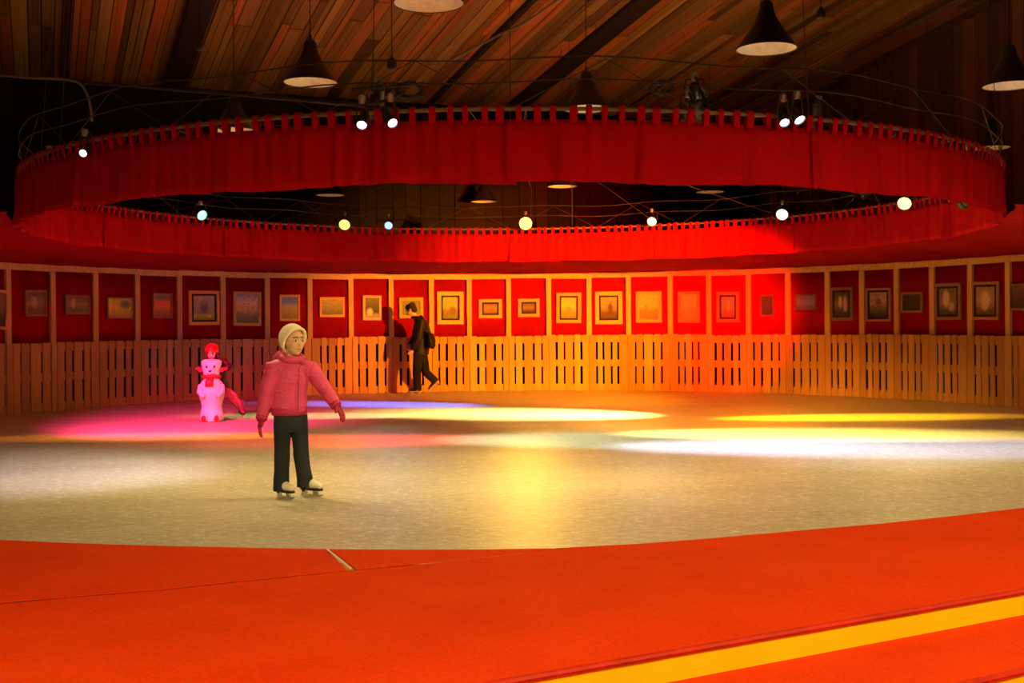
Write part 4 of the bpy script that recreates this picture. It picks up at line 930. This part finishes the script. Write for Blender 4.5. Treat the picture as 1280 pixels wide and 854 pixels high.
def build_man():
    base = Vector(((524 - 640) / F * 22.3, 22.3, 0)); s = F / 22.3
    Q = lambda px, py, y=0.0: Vector(((px - 524) / s, y, (493.5 - py) / s))
    f = Vector((-0.93, 0.36, 0)).normalized(); r = Vector((f.y, -f.x, 0))
    fh = (f + Vector((0, 0, -0.55))).normalized()
    hc = Q(514, 387.5); k = 1.10
    shN, elN, wrN = Q(528, 404, -0.16), Q(524, 424, -0.22), Q(516, 437, -0.17)
    shF, elF, wrF = Q(522, 404, 0.18), Q(517, 423, 0.20), Q(512, 432, 0.10)
    hpA, knA, anA = Q(523, 444, -0.07), Q(521, 467, -0.09), Q(522, 486, -0.08)
    hpB, knB, anB = Q(527, 444, 0.09), Q(531.5, 466, 0.10), Q(543, 477.5, 0.12)
    bm = bmesh.new(); P = head_shape(bm, hc, fh, Vector((0, 0, 1)), k)
    limb(bm, [Q(524, 404), Q(520, 397), hc - fh * 0.02 - Vector((0, 0, 0.06))], [0.062, 0.056, 0.052])
    tube(bm, [Q(525.5, 443), Q(527, 436), Q(529, 420), Q(527, 406), Q(524, 400)], [(0.165, 0.115), (0.155, 0.105), (0.185, 0.12), (0.165, 0.095), (0.08, 0.07)], 18, round_caps=True, ref=r)
    for a in ((shN, elN, wrN), (shF, elF, wrF)): limb(bm, [Q(525, 405), *a], [0.06, 0.055, 0.042, 0.030])
    for a in ((hpA, knA, anA), (hpB, knB, anB)): limb(bm, a, [0.072, 0.056, 0.042])
    hand(bm, wrN, (wrN - elN), (0, 1, 0.2), (-0.5, 0, 0.8), 0.18, 0.8); hand(bm, wrF, (wrF - elF), (0, -1, 0.2), (-0.5, 0, 0.8), 0.18, 0.8)
    body = fuse('person', bm, 0.007, SKIN, None, 3); body.location = base
    face_parts(body, P, fh, (0, 0, 1), k, (0.5, 0.2, 0.16), brows=(0.02, 0.012, 0.01))
    jm = jacket_mat('black_jacket', (0.008, 0.005, 0.007), 0.5)
    bm = bmesh.new()
    tube(bm, [Q(526, 442.5), Q(527, 436), Q(529, 420), Q(527.5, 407), Q(524, 400), Q(522, 396.5)], [(0.185, 0.140), (0.18, 0.135), (0.205, 0.150), (0.195, 0.120), (0.11, 0.10), (0.085, 0.085)], 20, ref=r)
    for a in ((shN, elN, wrN), (shF, elF, wrF)): tube(bm, [Q(526, 406), a[0], a[0].lerp(a[1], 0.5), a[1], a[1].lerp(a[2], 0.6), a[2]], [0.085, 0.083, 0.075, 0.068, 0.060, 0.052], 14)
    jk = fuse('jacket', bm, 0.008, jm, body, 4)
    bm = bmesh.new(); tube(bm, [Q(521, 397) + r * 0.088 * math.cos(t) + f * 0.085 * math.sin(t) for t in [2 * PI * i / 18 for i in range(18)]], 0.026, 8, closed=True); mesh('collar', bm, jm, jk, True)
    tm = cloth('dark_trousers', (0.012, 0.013, 0.017), 200, var=0.3)
    bm = bmesh.new(); tube(bm, [Q(526, 455), Q(525.5, 451), Q(525, 446), Q(526, 438)], [(0.10, 0.10), (0.155, 0.125), (0.17, 0.13), (0.165, 0.12)], 16, ref=r)
    for a in ((hpA, knA, anA), (hpB, knB, anB)):
        d = (a[2] - a[1]).normalized(); tube(bm, [a[0] + Vector((0, 0, 0.04)), a[0], a[0].lerp(a[1], 0.5), a[1], a[1].lerp(a[2], 0.5), a[2] + d * 0.02], [0.10, 0.10, 0.092, 0.082, 0.076, 0.074], 14)
    fuse('trousers', bm, 0.008, tm, body, 3)
    hm = plain('black_hair', (0.012, 0.008, 0.007), 0.6, var=0.4, scale=60)
    bm = bmesh.new(); upv = (Vector((0, 0, 1)) - fh * fh.z).normalized()
    ell(bm, P(0, -0.022, 0.036), (0.082 * k, 0.092 * k, 0.080 * k), fh, upv); ell(bm, P(0, -0.055, -0.015), (0.074 * k, 0.052 * k, 0.070 * k), fh, upv); ell(bm, P(0, 0.045, 0.070), (0.060 * k, 0.040 * k, 0.026 * k), fh, upv)
    for i in range(26):
        t = 2 * PI * i / 26; ell(bm, P(0.06 * math.cos(t), -0.03 + 0.065 * math.sin(t), 0.072 + 0.02 * math.cos(3 * t)), (0.02, 0.025, 0.02), fh, upv, 8, 6)
    fuse('hair', bm, 0.007, hm, body, 2)['label'] = 'short black hair'
    dk = plain('dark_boot', (0.03, 0.022, 0.02), 0.5); ps = plain('pale_sole', (0.55, 0.42, 0.30), 0.6)
    skate(body, Vector((anA.x + 0.06, anA.y, 0)), f, dk, ps, 0.27)
    skate(body, Vector((anB.x + 0.10, anB.y - 0.03, 0.205)), f, dk, ps, 0.27, pitch=-0.75)
    # shoulder bag hanging at his back
    bag = empty('shoulder_bag', base + Q(539, 436, -0.14)); bgm = jacket_mat('bag_cloth', (0.014, 0.009, 0.010), 0.4)
    bm = bmesh.new(); vs = box(bm, (0, 0, 0.15), (0.13, 0.30, 0.32), basis(Vector((0.97, 0, 0.24)), Vector((0, 1, 0)), Vector((-0.24, 0, 0.97)))); bmesh.ops.bevel(bm, geom=bm.edges[:], offset=0.035, segments=3, affect='EDGES'); mesh('bag_body', bm, bgm, bag, True)
    bm = bmesh.new(); vs = box(bm, (0.048, 0, 0.20), (0.05, 0.27, 0.19), basis(Vector((0.97, 0, 0.24)), Vector((0, 1, 0)), Vector((-0.24, 0, 0.97)))); bmesh.ops.bevel(bm, geom=bm.edges[:], offset=0.015, segments=2, affect='EDGES'); mesh('flap', bm, bgm, bag, True)
    o0 = Q(539, 436, -0.14)
    bm = bmesh.new(); tube(bm, [Vector((0.0, -0.13, 0.30)), Q(531, 412, -0.24) - o0, Q(526, 401, -0.13) - o0, Q(528, 401.5, 0.06) - o0, Q(535, 416, 0.10) - o0, Vector((0.0, 0.12, 0.30))], [(0.006, 0.02)] * 6, 8); mesh('strap', bm, bgm, bag, True)
    tag(bag, 'dark shoulder bag on the back of the walking person', 'bag')
    tag(body, 'person in black jacket and dark trousers walking along the pallet wall, head bent', 'person')
build_man()

def build_aid_and_child():
    base = ground(265, 527); s = F / base.y
    Q = lambda px, py, y=0.0: Vector(((px - 265) / s, y, (527 - py) / s))
    root = empty('skating_aid', base); rz = 0.10; root.rotation_euler = (0, 0, rz)
    wm = plain('white_plastic', (0.86, 0.80, 0.82), 0.4, var=0.04); rm = plain('red_plastic', (0.62, 0.012, 0.02), 0.45, var=0.1); dm = plain('dark_plastic', (0.05, 0.02, 0.03), 0.4)
    bm = bmesh.new()
    prof = [(0.150, 0.004), (0.168, 0.020), (0.170, 0.06), (0.160, 0.12), (0.138, 0.20), (0.146, 0.26), (0.170, 0.34), (0.182, 0.42), (0.172, 0.50), (0.140, 0.56), (0.105, 0.60), (0.085, 0.63)]
    lathe(bm, [(0.01, 0.004)] + prof + [(0.01, 0.635)], 32); bmesh.ops.scale(bm, vec=(1, 0.86, 1), verts=bm.verts)
    for sx in (-0.085, 0.085): ell(bm, (sx, -0.10, 0.055), (0.065, 0.085, 0.055), (0, -1, 0))
    body = fuse('body', bm, 0.007, wm, root, 4)
    bm = bmesh.new()
    lathe(bm, [(0.01, 0.615), (0.085, 0.620), (0.108, 0.66), (0.128, 0.74), (0.142, 0.82), (0.140, 0.855), (0.11, 0.875), (0.01, 0.882)], 28); bmesh.ops.scale(bm, vec=(1, 0.88, 1), verts=bm.verts)
    ell(bm, (0, -0.115, 0.70), (0.055, 0.045, 0.04), (0, -1, 0)); hd = fuse('head', bm, 0.006, wm, root, 4)
    for sx in (-1, 1):
        bm = bmesh.new(); ball(bm, (0.052 * sx, -0.113, 0.775), (0.014, 0.010, 0.018), 12, 8); mesh('eye', bm, dm, hd, True)
        bm = bmesh.new(); tube(bm, [(0.10 * sx, 0.03, 0.74), (0.17 * sx, 0.02, 0.745), (0.205 * sx, 0.0, 0.745)], 0.017, 10, round_caps=True); mesh('handle', bm, rm, root, True)
        bm = bmesh.new(); ball(bm, (0.088 * sx, -0.172, 0.052), (0.033, 0.014, 0.050), 14, 10); mesh('foot_sole', bm, rm, root, True)
    bm = bmesh.new(); ball(bm, (0, -0.160, 0.715), (0.020, 0.016, 0.015), 12, 8); mesh('nose', bm, dm, hd, True)
    bm = bmesh.new(); tube(bm, [(0.112 * math.cos(t), 0.100 * math.sin(t), 0.628 - 0.012 * math.sin(t)) for t in [2 * PI * i / 24 for i in range(24)]], 0.026, 10, closed=True); sc = mesh('scarf', bm, rm, root, True)
    bm = bmesh.new(); tube(bm, [(-0.01, -0.115, 0.625), (-0.012, -0.150, 0.57), (-0.012, -0.165, 0.50)], [(0.045, 0.016), (0.052, 0.014), (0.055, 0.012)], 12, ref=(1, 0, 0)); mesh('scarf_end', bm, rm, sc, True)
    for sx in (-1, 1):
        bm = bmesh.new(); tube(bm, [(0.150 * sx, -0.04, 0.50), (0.160 * sx, -0.09, 0.42), (0.100 * sx, -0.145, 0.37)], [0.035, 0.036, 0.034], 10, round_caps=True); mesh('paw', bm, wm, root, True)
    tag(root, 'white figure-shaped skating aid with red scarf and red feet', 'skating aid')
    # child leaning on it from behind
    f = Vector((-0.10, -0.99, 0)).normalized(); r = Vector((f.y, -f.x, 0)); fh = Vector((-0.12, -0.95, -0.28)).normalized()
    hc = Q(262, 441, 0.17); k = 0.93
    shR, elR, wrR = Q(255, 455, 0.20), Q(249.0, 464, 0.12), Q(248.5, 461.5, 0.045)
    shL, elL, wrL = Q(276, 454, 0.20), Q(283.5, 459, 0.13), Q(281.5, 461.5, 0.045)
    hpR, knR, anR = Q(263, 492, 0.34), Q(264, 510, 0.34), Q(265, 520, 0.42)
    hpL, knL, anL = Q(274, 490, 0.34), Q(284, 499, 0.36), Q(290, 510, 0.46)
    b0 = base
    bm = bmesh.new(); P = head_shape(bm, hc, fh, (0, 0, 1), k, True)
    limb(bm, [Q(265, 455, 0.22), hc - Vector((0, -0.03, 0.06))], [0.045, 0.042])
    tube(bm, [Q(268, 494, 0.34), Q(267, 478, 0.31), Q(266, 462, 0.25), Q(265, 454, 0.21)], [(0.10, 0.08), (0.095, 0.075), (0.115, 0.08), (0.06, 0.05)], 16, round_caps=True, ref=r)
    for a in ((shR, elR, wrR), (shL, elL, wrL)): limb(bm, [Q(265, 456, 0.22), *a], [0.04, 0.038, 0.030, 0.022])
    for a in ((hpR, knR, anR), (hpL, knL, anL)): limb(bm, a, [0.054, 0.042, 0.030])
    hand(bm, wrR, (0.35, -0.9, 0), (0.6, 0.2, -0.7), (0.6, 0, 0.7), 0.11, 1.0); hand(bm, wrL, (-0.35, -0.9, 0), (-0.6, 0.2, -0.7), (-0.6, 0, 0.7), 0.11, 1.0)
    body = fuse('person', bm, 0.0055, SKIN, None, 3); body.location = b0
    face_parts(body, P, fh, (0, 0, 1), k, (0.6, 0.2, 0.16))
    jm = jacket_mat('maroon_jacket', (0.060, 0.010, 0.016), 0.5)
    bm = bmesh.new()
    tube(bm, [Q(268, 488, 0.34), Q(267, 478, 0.31), Q(266, 464, 0.25), Q(265, 456, 0.22), Q(264.5, 451, 0.18)], [(0.128, 0.105), (0.13, 0.10), (0.15, 0.105), (0.11, 0.085), (0.075, 0.07)], 18, ref=r)
    for a in ((shR, elR, wrR), (shL, elL, wrL)): tube(bm, [Q(266, 458, 0.23), a[0], a[0].lerp(a[1], 0.5), a[1], a[1].lerp(a[2], 0.6), a[2] + Vector((0, 0.02, 0))], [0.07, 0.072, 0.066, 0.060, 0.052, 0.044], 14)
    fuse('jacket', bm, 0.0065, jm, body, 4)['label'] = 'dark maroon jacket'
    pm = jacket_mat('pink_snow_trousers', (0.75, 0.08, 0.22), 0.4)
    bm = bmesh.new(); tube(bm, [Q(268, 498, 0.34), Q(268, 492, 0.34), Q(268, 484, 0.32)], [(0.11, 0.095), (0.125, 0.105), (0.12, 0.10)], 16, ref=r)
    for a in ((hpR, knR, anR), (hpL, knL, anL)): tube(bm, [a[0] + Vector((0, 0, 0.03)), a[0], a[0].lerp(a[1], 0.5), a[1], a[1].lerp(a[2], 0.5), a[2]], [0.075, 0.075, 0.070, 0.066, 0.062, 0.060], 14)
    fuse('trousers', bm, 0.0065, pm, body, 3)['label'] = 'bright pink snow trousers'
    gm = jacket_mat('red_glove', (0.55, 0.02, 0.05), 0.2)
    for wr, d, nn, th in ((wrR, (0.35, -0.9, 0), (0.6, 0.2, -0.7), (0.6, 0, 0.7)), (wrL, (-0.35, -0.9, 0), (-0.6, 0.2, -0.7), (-0.6, 0, 0.7))):
        bm = bmesh.new(); hand(bm, wr, d, nn, th, 0.115, 1.0, 0.0035); fuse('glove', bm, 0.0045, gm, body, 2)
    rh = plain('red_helmet', (0.70, 0.010, 0.010), 0.35, var=0.05)
    bm = bmesh.new(); ell(bm, hc + Vector((0, 0.0, 0.035)), (0.098, 0.108, 0.098), fh, (0, 0, 1), 26, 18)
    n = (fh * 0.55 + Vector((0, 0, -0.85))).normalized()
    bmesh.ops.bisect_plane(bm, geom=bm.verts[:] + bm.edges[:] + bm.faces[:], plane_co=hc + Vector((0, 0, 0.035)) + n * 0.055, plane_no=n, clear_outer=True)
    hel = mesh('helmet', bm, rh, body, True); hel['label'] = 'round red helmet'; sm = hel.modifiers.new('t', 'SOLIDIFY'); sm.thickness = 0.012; sm.offset = -1
    bm = bmesh.new(); tube(bm, [P(-0.075, 0.01, 0.0), P(-0.05, 0.05, -0.085), P(0, 0.065, -0.108), P(0.05, 0.05, -0.085), P(0.075, 0.01, 0.0)], 0.006, 6); mesh('chin_strap', bm, dm, hel)
    hm = plain('dark_hair', (0.05, 0.02, 0.012), 0.6, var=0.4, scale=60)
    bm = bmesh.new()
    for sx in (-1, 1): tube(bm, [P(0.068 * sx, -0.02, 0.0), P(0.080 * sx, -0.01, -0.06), P(0.085 * sx, 0.0, -0.12)], [0.020, 0.026, 0.018], 10, round_caps=True)
    ell(bm, P(0, -0.06, -0.05), (0.078, 0.045, 0.09), fh); fuse('hair', bm, 0.006, hm, body, 3)
    bt = plain('plum_boot', (0.22, 0.02, 0.07), 0.5); sl = plain('dark_sole', (0.03, 0.015, 0.02), 0.6)
    skate(body, Vector((anR.x, anR.y + 0.05, 0)), Vector((0.05, -1, 0)), bt, sl, 0.20)
    skate(body, Vector((anL.x + 0.0, anL.y + 0.03, 0.055)), Vector((0.45, -0.88, 0)), bt, sl, 0.20, pitch=-0.2, shaft=0.14)
    tag(body, 'child in red helmet and pink trousers leaning on the white skating aid', 'person')
build_aid_and_child()
